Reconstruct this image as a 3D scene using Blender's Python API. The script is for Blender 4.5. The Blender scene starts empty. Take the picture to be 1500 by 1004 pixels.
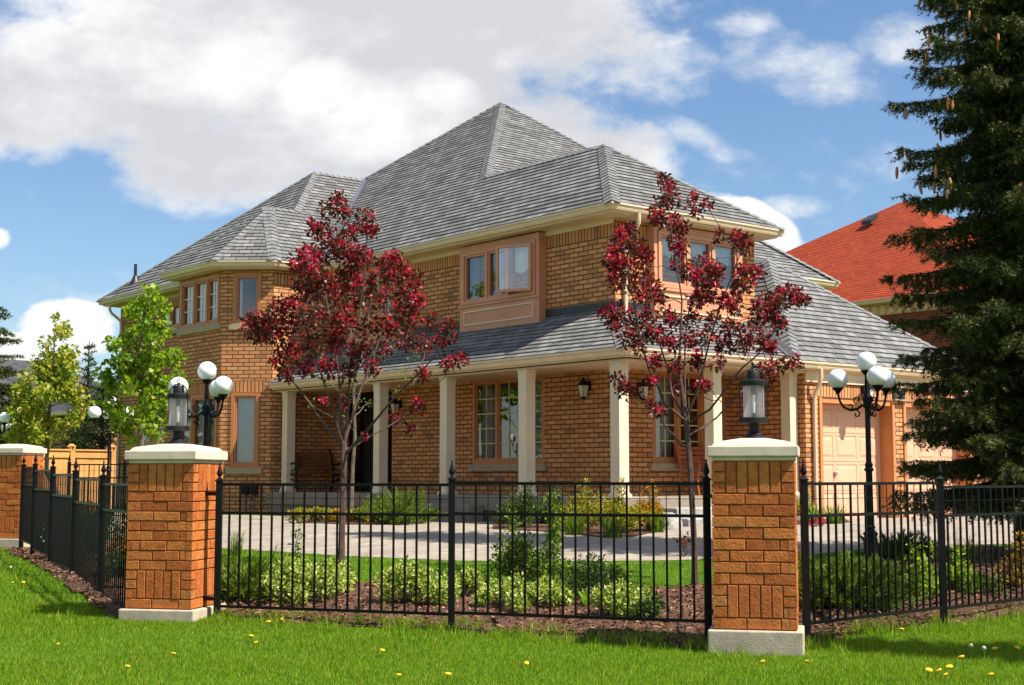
import bpy, math, random
import numpy as np
from mathutils import Vector, Matrix
random.seed(7)
rng = np.random.default_rng(11)
C = bpy.context.scene.collection
S = bpy.context.scene

# ------------------------------------------------------------------ camera, sky, sun, exposure
EYE = 1.4
FPX = 2050.0
PITCH = math.atan2(196.0, FPX)
YAW = math.radians(50.8)
cam = bpy.data.cameras.new('camera')
cam.sensor_width = 36.0
cam.lens = FPX / 1500.0 * 36.0
cam.clip_start = 0.1
cam.clip_end = 4000.0
cob = bpy.data.objects.new('camera', cam)
C.objects.link(cob)
cob.location = (0, 0, EYE)
cob.rotation_euler = (math.pi / 2 + PITCH, 0, YAW - math.pi / 2)
S.camera = cob

FH = np.array([math.cos(YAW), math.sin(YAW), 0.0])
RH = np.array([math.sin(YAW), -math.cos(YAW), 0.0])
FW = FH * math.cos(PITCH) + np.array([0, 0, math.sin(PITCH)])
UPV = np.cross(RH, FW)
def ray(x, y):
    return FW * FPX + RH * (x - 750.0) - UPV * (y - 502.0)
def at_d(x, y, d):
    r = ray(x, y); return r * (d / (r @ FH)) + np.array([0, 0, EYE])
def at_X(x, y, X):
    r = ray(x, y); return r * (X / r[0]) + np.array([0, 0, EYE])
def at_Y(x, y, Y):
    r = ray(x, y); return r * (Y / r[1]) + np.array([0, 0, EYE])
def LD(lat, d, z=0.0):
    return RH * lat + FH * d + np.array([0, 0, z])
def ss(a, b, x):
    t = np.clip((x - a) / (b - a), 0, 1); return t * t * (3 - 2 * t)
def ground_ld(lat, d):
    lat = np.asarray(lat, float); d = np.asarray(d, float)
    start = 11.2 + 1.2 * ss(2.5, 4.5, lat)
    t = np.clip((d - start) / (21.7 - start), 0, 1)
    t = 0.65 * t + 0.35 * t * t * (3 - 2 * t)
    a = 1 - 0.56 * ss(-3.2, -7.5, lat) * (1 - ss(23, 29, d))
    z = 0.56 * t * a
    z = z - 0.012 * np.clip(9.5 - d, 0, 8)
    return z
def gz(x, y):
    x = np.asarray(x, float); y = np.asarray(y, float)
    return ground_ld(x * RH[0] + y * RH[1], x * FH[0] + y * FH[1])
def gpt(px, py, dz=0.0):
    r = ray(px, py); r = r / (r @ FH)
    lo, hi = 3.0, 60.0
    for _ in range(50):
        m = 0.5 * (lo + hi); p = r * m
        if EYE + p[2] > float(gz(p[0], p[1])): lo = m
        else: hi = m
    p = r * lo
    return np.array([p[0], p[1], float(gz(p[0], p[1])) + dz])

SUN_AZ = math.radians(112.5)     # clockwise from the view direction
SUN_EL = math.radians(54.0)
sd = (FH * math.cos(SUN_AZ) + RH * math.sin(SUN_AZ)) * math.cos(SUN_EL) + np.array([0, 0, math.sin(SUN_EL)])
sl = bpy.data.lights.new('sun', 'SUN')
sl.energy = 5.0; sl.angle = math.radians(0.5); sl.color = (1.0, 0.945, 0.85)
so = bpy.data.objects.new('sun', sl); C.objects.link(so)
so.rotation_euler = Vector(sd).to_track_quat('Z', 'Y').to_euler()
S.view_settings.view_transform = 'Standard'
S.view_settings.look = 'None'
S.view_settings.exposure = 0.86
S.view_settings.gamma = 1.0
try:
    S.cycles.max_bounces = 8; S.cycles.transparent_max_bounces = 16
    S.cycles.caustics_reflective = False; S.cycles.caustics_refractive = False
    S.cycles.sample_clamp_indirect = 6.0
except Exception:
    pass

# node helpers
class NT:
    def __init__(s, tree):
        s.t = tree; s.n = tree.nodes; s.l = tree.links
    def new(s, typ, **kw):
        n = s.n.new(typ)
        for k, v in kw.items(): setattr(n, k, v)
        return n
    def put(s, sock, v):
        if hasattr(v, 'is_linked') or isinstance(v, bpy.types.NodeSocket): s.l.new(v, sock)
        else:
            if sock.type == 'RGBA' and len(v) == 3: v = (*v, 1)
            sock.default_value = v
    def m(s, op, a, b=0.0, c=None, clamp=False):
        n = s.new('ShaderNodeMath', operation=op); n.use_clamp = clamp
        s.put(n.inputs[0], a); s.put(n.inputs[1], b)
        if c is not None: s.put(n.inputs[2], c)
        return n.outputs[0]
    def mix(s, f, a, b, blend='MIX'):
        n = s.new('ShaderNodeMix', data_type='RGBA', blend_type=blend)
        s.put(n.inputs[0], f); s.put(n.inputs[6], a); s.put(n.inputs[7], b)
        return n.outputs[2]
    def ramp(s, f, stops, interp='LINEAR'):
        n = s.new('ShaderNodeValToRGB'); n.color_ramp.interpolation = interp
        e = n.color_ramp.elements
        while len(e) < len(stops): e.new(0.5)
        for i, (p, c) in enumerate(stops):
            e[i].position = p; e[i].color = (*c, 1) if len(c) == 3 else c
        s.l.new(f, n.inputs[0]); return n.outputs[0]
    def noise(s, vec, scale, detail=4, rough=0.55, dim='3D'):
        n = s.new('ShaderNodeTexNoise'); n.inputs['Scale'].default_value = scale
        n.inputs['Detail'].default_value = detail; n.inputs['Roughness'].default_value = rough
        if vec is not None: s.l.new(vec, n.inputs['Vector'])
        return n.outputs[0]
    def smooth(s, x, a, b):
        n = s.new('ShaderNodeMapRange', interpolation_type='SMOOTHSTEP')
        s.put(n.inputs[0], x); n.inputs[1].default_value = a; n.inputs[2].default_value = b
        return n.outputs[0]

# ---- world: physical sky with a layer of clouds set by direction
W = bpy.data.worlds.new('World'); S.world = W; W.use_nodes = True
t = NT(W.node_tree); t.n.clear()
sky = t.new('ShaderNodeTexSky', sky_type='NISHITA'); sky.sun_disc = False
sky.sun_elevation = SUN_EL; sky.sun_rotation = math.atan2(sd[0], sd[1])
sky.air_density = 1.15; sky.dust_density = 0.25; sky.ozone_density = 2.2
tc = t.new('ShaderNodeTexCoord'); gen = tc.outputs['Generated']
def dot3(vec, v):
    n = t.new('ShaderNodeVectorMath', operation='DOT_PRODUCT'); t.l.new(vec, n.inputs[0]); n.inputs[1].default_value = tuple(v)
    return n.outputs['Value']
fw_ = t.m('MAXIMUM', dot3(gen, FH), 0.05)
ca = t.m('DIVIDE', dot3(gen, RH), fw_)
ce = t.m('DIVIDE', dot3(gen, (0, 0, 1)), fw_)
comb = t.new('ShaderNodeCombineXYZ'); t.put(comb.inputs[0], ca); t.put(comb.inputs[1], t.m('MULTIPLY', ce, 1.5)); comb.inputs[2].default_value = 0.37
cv = comb.outputs[0]
warp = t.new('ShaderNodeTexNoise'); warp.inputs['Scale'].default_value = 7.0; warp.inputs['Detail'].default_value = 3; t.l.new(cv, warp.inputs['Vector'])
n1 = t.noise(cv, 9.0, 9, 0.62); n2 = t.noise(cv, 4.0, 5, 0.5); n3 = t.noise(cv, 26.0, 6, 0.6)
def blob(px, py, rx, ry, k, rot=0.0):
    a0 = (px - 750) / 2059.0; e0 = (698 - py) / 2059.0
    da = t.m('SUBTRACT', ca, a0); de = t.m('SUBTRACT', ce, e0)
    c_, s_ = math.cos(rot), math.sin(rot)
    u = t.m('ADD', t.m('MULTIPLY', da, c_ * 2059 / rx), t.m('MULTIPLY', de, s_ * 2059 / rx))
    v = t.m('ADD', t.m('MULTIPLY', da, -s_ * 2059 / ry), t.m('MULTIPLY', de, c_ * 2059 / ry))
    r2 = t.m('ADD', t.m('MULTIPLY', u, u), t.m('MULTIPLY', v, v))
    return t.m('MULTIPLY', t.m('MAXIMUM', t.m('SUBTRACT', 1.0, r2), -0.6), k)
def tmax(lst):
    o = lst[0]
    for q in lst[1:]: o = t.m('MAXIMUM', o, q)
    return o
big = tmax([blob(420, 20, 560, 250, 1.5), blob(120, 90, 320, 150, 1.2), blob(330, 210, 230, 100, 1.0), blob(620, 170, 330, 150, 1.3), blob(800, 60, 190, 120, 0.9), blob(900, 215, 110, 60, .9)])
small = tmax([blob(95, 478, 80, 44, 1.0), blob(20, 520, 110, 30, .8), blob(1105, 330, 88, 44, 1.1, -.45), blob(-20, 345, 34, 24, .9), blob(60, 505, 120, 25, .7)])
wisp = tmax([blob(1190, 90, 130, 62, .62, -.2), blob(965, 95, 115, 60, .62), blob(1030, 190, 85, 26, .6, -.4), blob(1175, 296, 55, 18, .5), blob(1345, 45, 90, 48, .6), blob(1320, 228, 75, 34, .45), blob(1100, 20, 60, 22, .45), blob(185, 435, 90, 12, .3)])
n5 = t.noise(cv, 16.0, 8, 0.65)
fb = t.m('SUBTRACT', n1, 0.5); ff = t.m('SUBTRACT', n3, 0.5)
mb = t.smooth(t.m('ADD', big, t.m('ADD', t.m('MULTIPLY', fb, 2.8), t.m('MULTIPLY', ff, 1.1))), -0.15, 0.75)
ms = t.smooth(t.m('ADD', small, t.m('ADD', t.m('MULTIPLY', fb, 1.8), t.m('MULTIPLY', ff, 0.9))), 0.1, 0.5)
mw = t.m('MULTIPLY', t.smooth(t.m('ADD', wisp, t.m('ADD', t.m('MULTIPLY', fb, 1.9), t.m('MULTIPLY', ff, 1.5))), -0.05, 1.1), 0.9)
# generic broken cloud for the parts of the sky outside the picture
ng = t.noise(gen, 2.3, 7, 0.6)
outside = t.smooth(t.m('ADD', t.m('ABSOLUTE', ca), t.m('MULTIPLY', t.m('MAXIMUM', t.m('SUBTRACT', ce, 0.42), 0.0), 2.0)), 0.5, 0.8)
mg = t.m('MULTIPLY', t.m('MULTIPLY', t.smooth(ng, 0.5, 0.62), outside), t.smooth(dot3(gen, (0, 0, 1)), 0.0, 0.1))
mask = t.m('MAXIMUM', t.m('MAXIMUM', mb, ms), t.m('MAXIMUM', mw, mg))
bright = tmax([blob(560, 160, 150, 75, 1.0), blob(640, 130, 70, 45, 1.1), blob(300, 90, 120, 60, .55), blob(470, 130, 90, 60, .9), blob(985, 240, 60, 40, 1.0), blob(90, 30, 120, 60, .4)])
grey = t.smooth(t.m('ADD', t.m('ADD', t.m('MULTIPLY', t.m('SUBTRACT', n2, 0.5), 2.0), t.m('ADD', t.m('MULTIPLY', fb, 1.6), t.m('MULTIPLY', t.m('SUBTRACT', n5, 0.5), 1.5))), t.m('ADD', t.m('MULTIPLY', bright, -0.75), t.m('MULTIPLY', mb, 0.35))), -0.45, 0.75)
grey = t.m('MULTIPLY', grey, t.smooth(big, -0.25, 0.7))
ccol = t.mix(grey, (8.4, 8.4, 8.4), (5.7, 5.8, 6.1))
skyc = t.mix(1.0, sky.outputs[0], (0.88, 1.0, 1.15), 'MULTIPLY')
out = t.mix(mask, skyc, ccol)
bg = t.new('ShaderNodeBackground'); bg.inputs[1].default_value = 0.067
t.l.new(out, bg.inputs[0])
wo = t.new('ShaderNodeOutputWorld'); t.l.new(bg.outputs[0], wo.inputs[0])

# ------------------------------------------------------------------ materials
def newmat(name):
    m = bpy.data.materials.new(name); m.use_nodes = True
    t = NT(m.node_tree); t.n.clear()
    o = t.new('ShaderNodeOutputMaterial'); b = t.new('ShaderNodeBsdfPrincipled')
    t.l.new(b.outputs[0], o.inputs[0])
    return m, t, b, o
def plain(name, col, rough=0.5, var=0.12, scale=6.0, bump=0.0, bscale=60.0, metal=0.0, spec=0.5):
    m, t, b, o = newmat(name)
    g = t.new('ShaderNodeTexCoord').outputs['Object']
    n = t.noise(g, scale, 5)
    lo = tuple(c * (1 - var) for c in col); hi = tuple(min(1, c * (1 + var)) for c in col)
    t.l.new(t.ramp(n, [(0.3, lo), (0.7, hi)]), b.inputs['Base Color'])
    b.inputs['Roughness'].default_value = rough; b.inputs['Metallic'].default_value = metal
    b.inputs['Specular IOR Level'].default_value = spec
    if bump:
        bn = t.new('ShaderNodeBump'); bn.inputs['Strength'].default_value = bump; bn.inputs['Distance'].default_value = 0.01
        t.l.new(t.noise(g, bscale, 4), bn.inputs['Height']); t.l.new(bn.outputs[0], b.inputs['Normal'])
    return m
def brickmat(name, bw, rh, mortar, palette, mcol, swap=False, offset=0.5, bump=0.6, rough=0.85, nz=26.0, dist=0.012):
    m, t, b, o = newmat(name)
    uv = t.new('ShaderNodeTexCoord').outputs['UV']
    if swap:
        sp = t.new('ShaderNodeSeparateXYZ'); t.l.new(uv, sp.inputs[0]); cb = t.new('ShaderNodeCombineXYZ')
        t.l.new(sp.outputs[1], cb.inputs[0]); t.l.new(sp.outputs[0], cb.inputs[1]); uv = cb.outputs[0]
    br = t.new('ShaderNodeTexBrick'); br.offset = offset
    br.inputs['Color1'].default_value = (0, 0, 0, 1); br.inputs['Color2'].default_value = (1, 1, 1, 1); br.inputs['Mortar'].default_value = (0.5, 0.5, 0.5, 1)
    br.inputs['Scale'].default_value = 1.0; br.inputs['Mortar Size'].default_value = mortar; br.inputs['Mortar Smooth'].default_value = 0.25
    br.inputs['Brick Width'].default_value = bw; br.inputs['Row Height'].default_value = rh
    t.l.new(uv, br.inputs['Vector'])
    g = t.new('ShaderNodeTexCoord').outputs['Object']
    nf = t.noise(g, nz, 5, 0.65); nl = t.noise(g, 0.7, 3)
    col = t.ramp(br.outputs['Color'], palette)
    col = t.mix(0.75, col, t.ramp(nf, [(0.25, (0.74, 0.72, 0.70)), (0.75, (1.16, 1.14, 1.12))]), 'MULTIPLY')
    col = t.mix(0.6, col, t.ramp(nl, [(0.3, (0.86, 0.86, 0.86)), (0.7, (1.1, 1.1, 1.1))]), 'MULTIPLY')
    col = t.mix(br.outputs['Fac'], col, mcol)
    t.l.new(col, b.inputs['Base Color']); b.inputs['Roughness'].default_value = rough
    b.inputs['Specular IOR Level'].default_value = 0.25
    h = t.m('ADD', t.m('MULTIPLY', t.m('SUBTRACT', 1.0, br.outputs['Fac']), 1.0), t.m('MULTIPLY', nf, 0.55))
    bn = t.new('ShaderNodeBump'); bn.inputs['Strength'].default_value = bump; bn.inputs['Distance'].default_value = dist
    t.l.new(h, bn.inputs['Height']); t.l.new(bn.outputs[0], b.inputs['Normal'])
    return m
def leafmat(name, stops, trans=0.35, rough=0.45, spec=0.4):
    m, t, b, o = newmat(name)
    ge = t.new('ShaderNodeNewGeometry').outputs['Random Per Island']
    col = t.ramp(ge, stops)
    t.l.new(col, b.inputs['Base Color']); b.inputs['Roughness'].default_value = rough; b.inputs['Specular IOR Level'].default_value = spec
    tr = t.new('ShaderNodeBsdfTranslucent'); t.l.new(t.mix(1.0, col, (1.25, 1.25, 0.9), 'MULTIPLY'), tr.inputs[0])
    mx = t.new('ShaderNodeMixShader'); mx.inputs[0].default_value = trans
    t.l.new(b.outputs[0], mx.inputs[1]); t.l.new(tr.outputs[0], mx.inputs[2]); t.l.new(mx.outputs[0], o.inputs[0])
    return m
WALLPAL = [(0.0, (0.31, 0.17, 0.085)), (0.07, (0.57, 0.230, 0.085)), (0.5, (0.68, 0.290, 0.115)), (0.88, (0.74, 0.345, 0.145)), (0.96, (0.62, 0.210, 0.085)), (1.0, (0.34, 0.19, 0.095))]
M = {}
M['brick'] = brickmat('wall_brick', 0.272, 0.0925, 0.0135, WALLPAL, (0.12, 0.070, 0.034))
M['soldier'] = brickmat('soldier_brick', 0.275, 0.0925, 0.0135, WALLPAL, (0.12, 0.070, 0.034), swap=True, offset=0.0)
M['redbrick'] = brickmat('red_brick', 0.262, 0.0885, 0.011, [(0, (0.16, 0.03, 0.018)), (1, (0.27, 0.05, 0.025))], (0.2, 0.13, 0.1))
M['shingle'] = brickmat('grey_shingle', 0.30, 0.185, 0.011, [(0, (0.115, 0.112, 0.110)), (0.3, (0.160, 0.157, 0.154)), (0.6, (0.19, 0.187, 0.184)), (1, (0.25, 0.247, 0.243))], (0.030, 0.030, 0.031), bump=0.35, nz=16.0, rough=0.9)
M['shingle_cap'] = plain('shingle_cap', (0.165, 0.165, 0.163), 0.9, 0.4, 5.0, 0.3, 60)
M['redshingle'] = brickmat('red_shingle', 0.30, 0.185, 0.008, [(0, (0.26, 0.036, 0.009)), (0.5, (0.31, 0.044, 0.011)), (1, (0.35, 0.054, 0.014))], (0.17, 0.02, 0.01), bump=0.2, nz=9.0, rough=0.9)
M['darkshingle'] = brickmat('dark_shingle', 0.30, 0.185, 0.008, [(0, (0.05, 0.05, 0.055)), (1, (0.11, 0.11, 0.12))], (0.03, 0.03, 0.03), rough=0.9)
M['cream'] = plain('cream_metal', (0.77, 0.565, 0.375), 0.4, 0.06, 3.0)
M['soffit'] = plain('cream_soffit', (0.72, 0.50, 0.33), 0.6, 0.06, 3.0)
M['column'] = plain('column_paint', (0.76, 0.61, 0.43), 0.45, 0.05, 3.0)
M['salmon'] = plain('salmon_paint', (0.64, 0.27, 0.145), 0.5, 0.06, 2.0)
M['frame'] = plain('window_frame_paint', (0.50, 0.185, 0.065), 0.45, 0.08, 2.0)
M['peach'] = plain('garage_door_paint', (0.74, 0.42, 0.265), 0.5, 0.04, 2.0)
M['jamb'] = plain('garage_jamb_paint', (0.56, 0.22, 0.075), 0.5, 0.08, 2.0)
M['sillstone'] = plain('sill_stone', (0.40, 0.31, 0.19), 0.8, 0.12, 9.0, 0.3, 90)
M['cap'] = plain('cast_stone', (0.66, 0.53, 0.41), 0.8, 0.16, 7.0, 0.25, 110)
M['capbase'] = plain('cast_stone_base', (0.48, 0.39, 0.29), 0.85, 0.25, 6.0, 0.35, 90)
M['porchstone'] = plain('porch_aggregate', (0.26, 0.212, 0.162), 0.9, 0.35, 45.0, 0.3, 130)
M['stepstone'] = plain('step_stone', (0.33, 0.31, 0.28), 0.9, 0.3, 14.0, 0.7, 25)
M['black'] = plain('black_metal', (0.0045, 0.0045, 0.0048), 0.42, 0.2, 20.0, spec=0.2)
M['lanternblack'] = plain('lantern_metal', (0.010, 0.010, 0.0105), 0.55, 0.2, 20.0, spec=0.3)
M['flash'] = plain('dark_flashing', (0.022, 0.023, 0.028), 0.45, 0.2, 8.0)
M['valley'] = plain('valley_metal', (0.09, 0.095, 0.11), 0.4, 0.15, 5.0)
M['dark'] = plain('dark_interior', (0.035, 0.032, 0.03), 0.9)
M['door'] = plain('door_paint', (0.008, 0.008, 0.009), 0.35)
M['muntin'] = plain('muntin_brass', (0.55, 0.55, 0.32), 0.4)
M['muntinw'] = plain('muntin_white', (0.78, 0.78, 0.78), 0.5)
M['curtain'] = plain('white_curtain', (0.88, 0.88, 0.90), 0.9, 0.06, 8.0)
M['sheer'] = plain('grey_sheer', (0.30, 0.31, 0.29), 0.9, 0.25, 10.0)
M['blind'] = plain('pale_blind', (0.42, 0.50, 0.50), 0.8, 0.08, 3.0)
M['globe'] = plain('opal_globe', (0.92, 0.92, 0.93), 0.35, 0.03, 2.0)
M['frost'] = plain('frosted_glass', (0.62, 0.62, 0.60), 0.3, 0.1, 8.0)
M['chrome'] = plain('handle_metal', (0.6, 0.6, 0.6), 0.25, 0.05, 4.0, metal=0.9)
M['cedar'] = plain('cedar_board', (0.62, 0.29, 0.085), 0.75, 0.22, 2.5, 0.2, 30)
M['benchwood'] = plain('bench_wood', (0.20, 0.075, 0.02), 0.5, 0.4, 6.0)
M['redwood'] = plain('red_bench_wood', (0.42, 0.10, 0.025), 0.45, 0.2, 5.0)
M['grey'] = plain('grey_plastic', (0.16, 0.16, 0.165), 0.6)
M['plaque'] = plain('plaque_black', (0.02, 0.02, 0.02), 0.5)
M['plaquemark'] = plain('plaque_mark', (0.20, 0.16, 0.07), 0.5)
M['bark'] = plain('crab_bark', (0.085, 0.042, 0.030), 0.7, 0.45, 16.0, 0.6, 40)
M['barkgrey'] = plain('grey_bark', (0.14, 0.11, 0.075), 0.8, 0.35, 16.0, 0.5, 40)
M['barkdark'] = plain('spruce_bark', (0.045, 0.032, 0.022), 0.9, 0.35, 16.0, 0.5, 40)
M['conemat'] = plain('spruce_cone', (0.52, 0.21, 0.05), 0.7, 0.3, 30.0, 0.5, 120)
M['flower'] = plain('dandelion_yellow', (0.80, 0.50, 0.01), 0.7, 0.15, 40.0)
M['seedhead'] = plain('dandelion_seed', (0.40, 0.38, 0.32), 0.9, 0.15, 40.0)
M['stem'] = plain('flower_stem', (0.10, 0.20, 0.03), 0.6)
def glassmat(name, tint, ior, add=0.0):
    m, t, b, o = newmat(name); t.n.remove(b)
    tr = t.new('ShaderNodeBsdfTransparent'); tr.inputs[0].default_value = (*tint, 1)
    gl = t.new('ShaderNodeBsdfGlossy'); gl.inputs['Roughness'].default_value = 0.0; gl.inputs[0].default_value = (0.95, 0.97, 1, 1)
    g = t.new('ShaderNodeTexCoord').outputs['Object']
    bn = t.new('ShaderNodeBump'); bn.inputs['Strength'].default_value = 0.12; bn.inputs['Distance'].default_value = 0.02
    t.l.new(t.noise(g, 1.3, 2), bn.inputs['Height']); t.l.new(bn.outputs[0], gl.inputs['Normal'])
    fr = t.new('ShaderNodeFresnel'); fr.inputs[0].default_value = ior
    mx = t.new('ShaderNodeMixShader'); t.l.new(t.m('ADD', fr.outputs[0], add, clamp=True), mx.inputs[0])
    t.l.new(tr.outputs[0], mx.inputs[1]); t.l.new(gl.outputs[0], mx.inputs[2]); t.l.new(mx.outputs[0], o.inputs[0])
    return m
M['glass'] = glassmat('window_glass', (0.96, 0.97, 0.97), 1.5, 0.09)
def milky(name):
    m, t, b, o = newmat(name); t.n.remove(b)
    g = t.new('ShaderNodeTexCoord').outputs['Object']
    tr = t.new('ShaderNodeBsdfTransparent'); tr.inputs[0].default_value = (.95, .93, .93, 1); tl = t.new('ShaderNodeBsdfTranslucent'); tl.inputs[0].default_value = (.85, .83, .85, 1)
    gl = t.new('ShaderNodeBsdfGlossy'); gl.inputs['Roughness'].default_value = 0.08
    mx = t.new('ShaderNodeMixShader'); t.l.new(t.ramp(t.noise(g, 260.0, 3), [(0.4, (.30, .30, .30)), (0.7, (.42, .42, .42))]), mx.inputs[0]); t.l.new(tr.outputs[0], mx.inputs[1]); t.l.new(tl.outputs[0], mx.inputs[2])
    m2 = t.new('ShaderNodeMixShader'); m2.inputs[0].default_value = .06; t.l.new(mx.outputs[0], m2.inputs[1]); t.l.new(gl.outputs[0], m2.inputs[2]); t.l.new(m2.outputs[0], o.inputs[0]); return m
M['lampglass'] = milky('lantern_glass')

# ------------------------------------------------------------------ mesh building
def V3(p): return np.array(p, float)
def unit(v):
    v = V3(v); return v / (np.linalg.norm(v) + 1e-12)
class MB:
    def __init__(s): s.v = []; s.f = []; s.uv = []; s.mi = []
    def face(s, pts, mi=0, uv=None, ud=None):
        pts = [V3(p) for p in pts]
        i0 = len(s.v); s.v += pts; s.f.append(list(range(i0, i0 + len(pts)))); s.mi.append(mi)
        if uv is None:
            n = np.zeros(3)
            for i in range(len(pts)):
                a, b = pts[i], pts[(i + 1) % len(pts)]
                n += np.cross(a, b)
            n = unit(n)
            if ud is not None:
                u = unit(ud); w = np.cross(n, u)
            elif abs(n[2]) < 0.7:
                u = unit(np.cross([0, 0, 1.0], n)); w = np.cross(n, u)
            else: u = np.array([1.0, 0, 0]); w = np.array([0, 1.0, 0])
            uv = [(p @ u, p @ w) for p in pts]
        s.uv.append(uv)
    def obox(s, o, a, b, c, mi=0):
        o, a, b, c = V3(o), V3(a), V3(b), V3(c)
        if np.dot(np.cross(a, b), c) < 0: a, b = b, a
        P = lambda i, j, k: o + a * i + b * j + c * k
        for q in ([(0,0,0),(0,1,0),(1,1,0),(1,0,0)], [(0,0,1),(1,0,1),(1,1,1),(0,1,1)], [(0,0,0),(1,0,0),(1,0,1),(0,0,1)],
                  [(0,1,0),(0,1,1),(1,1,1),(1,1,0)], [(0,0,0),(0,0,1),(0,1,1),(0,1,0)], [(1,0,0),(1,1,0),(1,1,1),(1,0,1)]):
            s.face([P(*e) for e in q], mi)
    def box(s, c, sz, rot=0.0, mi=0):
        cx, sx = math.cos(rot), math.sin(rot)
        a = np.array([cx, sx, 0]) * sz[0]; b = np.array([-sx, cx, 0]) * sz[1]; k = np.array([0, 0, sz[2]])
        s.obox(V3(c) - a / 2 - b / 2 - k / 2, a, b, k, mi)
    def frustum(s, c, z0, s0, z1, s1, rot=0.0, mi=0, top=True, bot=True):
        def ring(h, z):
            out = []
            for i, j in ((-1, -1), (1, -1), (1, 1), (-1, 1)):
                x, y = i * h[0] / 2, j * h[1] / 2
                out.append(np.array([c[0] + x * math.cos(rot) - y * math.sin(rot), c[1] + x * math.sin(rot) + y * math.cos(rot), z]))
            return out
        A, B = ring(s0, z0), ring(s1, z1)
        for i in range(4): s.face([A[i], A[(i + 1) % 4], B[(i + 1) % 4], B[i]], mi)
        if top: s.face(B, mi)
        if bot: s.face(A[::-1], mi)
    def ringloft(s, rings, mi=0, caps=True, closed=True):
        n = len(rings[0]); i0 = len(s.v)
        for r in rings: s.v += [V3(p) for p in r]
        for k in range(len(rings) - 1):
            for i in range(n if closed else n - 1):
                j = (i + 1) % n
                s.f.append([i0 + k * n + i, i0 + k * n + j, i0 + (k + 1) * n + j, i0 + (k + 1) * n + i]); s.mi.append(mi)
                s.uv.append([(i / n, k), ((i + 1) / n, k), ((i + 1) / n, k + 1), (i / n, k + 1)])
        if caps:
            for k, rev in ((0, True), (len(rings) - 1, False)):
                idx = [i0 + k * n + i for i in range(n)]
                if rev: idx = idx[::-1]
                s.f.append(idx); s.mi.append(mi); s.uv.append([(0, 0)] * n)
    def lathe(s, prof, c=(0, 0, 0), n=16, mi=0, caps=True):
        rings = []
        for r, z in prof:
            rings.append([(c[0] + r * math.cos(2 * math.pi * i / n), c[1] + r * math.sin(2 * math.pi * i / n), c[2] + z) for i in range(n)])
        s.ringloft(rings, mi, caps)
    def tube(s, path, rad, n=6, mi=0, caps=True):
        path = [V3(p) for p in path]
        if not hasattr(rad, '__len__'): rad = [rad] * len(path)
        rings = []; ref = None
        for i, p in enumerate(path):
            d = unit(path[min(i + 1, len(path) - 1)] - path[max(i - 1, 0)])
            if ref is None:
                ref = np.array([0, 0, 1.0]) if abs(d[2]) < 0.9 else np.array([1.0, 0, 0])
            a = unit(np.cross(d, ref)); b = np.cross(a, d); ref = b
            rings.append([p + rad[i] * (math.cos(2 * math.pi * k / n) * a + math.sin(2 * math.pi * k / n) * b) for k in range(n)])
        s.ringloft(rings, mi, caps)
    def sweep(s, path, prof, z=0.0, mi=0, closed_prof=True):
        # path: list of (x,y), outward = right of travel; prof: list of (out, dz)
        P = [np.array(p[:2], float) for p in path]; rings = []
        for i in range(len(P)):
            ns = []
            if i > 0: d = P[i] - P[i - 1]; d /= np.linalg.norm(d); ns.append(np.array([d[1], -d[0]]))
            if i < len(P) - 1: d = P[i + 1] - P[i]; d /= np.linalg.norm(d); ns.append(np.array([d[1], -d[0]]))
            if len(ns) == 2:
                m = ns[0] + ns[1]; m = m / (m @ m) * 2
            else: m = ns[0]
            rings.append([(P[i][0] + m[0] * o, P[i][1] + m[1] * o, z + dz) for o, dz in prof])
        n = len(prof)
        for k in range(len(rings) - 1):
            for i in range(n if closed_prof else n - 1):
                j = (i + 1) % n
                s.face([rings[k][i], rings[k][j], rings[k + 1][j], rings[k + 1][i]], mi)
        if closed_prof:
            s.face(rings[0][::-1], mi); s.face(rings[-1], mi)
WL = {}
def link(o, parent=None, world=True):
    C.objects.link(o)
    if parent is not None:
        o.parent = parent
        if world:
            o.location = tuple(-WL.get(parent.name, np.zeros(3)))
        WL[o.name] = np.zeros(3) if world else WL.get(parent.name, np.zeros(3))
    return o
def build(mb, name, mats, parent=None, smooth=False, bevel=0.0, world=True, merge=False):
    me = bpy.data.meshes.new(name)
    me.from_pydata([tuple(p) for p in mb.v], [], mb.f)
    if not isinstance(mats, (list, tuple)): mats = [mats]
    for m in mats: me.materials.append(m)
    ul = me.uv_layers.new(name='UVMap')
    flat = [c for uvs in mb.uv for uv in uvs for c in uv]
    ul.data.foreach_set('uv', flat)
    me.polygons.foreach_set('material_index', mb.mi)
    if smooth:
        me.polygons.foreach_set('use_smooth', [True] * len(mb.f))
        try: me.set_sharp_from_angle(angle=math.radians(38))
        except Exception: pass
    me.update()
    o = bpy.data.objects.new(name, me)
    link(o, parent, world)
    if bevel:
        import bmesh
        bm = bmesh.new(); bm.from_mesh(me); bmesh.ops.remove_doubles(bm, verts=bm.verts, dist=1e-5)
        bm.to_mesh(me); bm.free()
        b = o.modifiers.new('bevel', 'BEVEL'); b.width = bevel; b.segments = 2; b.limit_method = 'ANGLE'
    return o
def npmesh(name, verts, k, mat, parent=None, world=True):
    # verts (N*k,3): N separate faces of k corners
    verts = np.asarray(verts, np.float32); nv = len(verts); nf = nv // k
    me = bpy.data.meshes.new(name)
    me.vertices.add(nv); me.vertices.foreach_set('co', verts.ravel())
    me.loops.add(nv); me.loops.foreach_set('vertex_index', np.arange(nv, dtype=np.int32))
    me.polygons.add(nf); me.polygons.foreach_set('loop_start', np.arange(0, nv, k, dtype=np.int32))
    try: me.polygons.foreach_set('loop_total', np.full(nf, k, dtype=np.int32))
    except Exception: pass
    me.materials.append(mat); me.update(calc_edges=True); me.validate()
    o = bpy.data.objects.new(name, me); link(o, parent, world); return o
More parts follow.
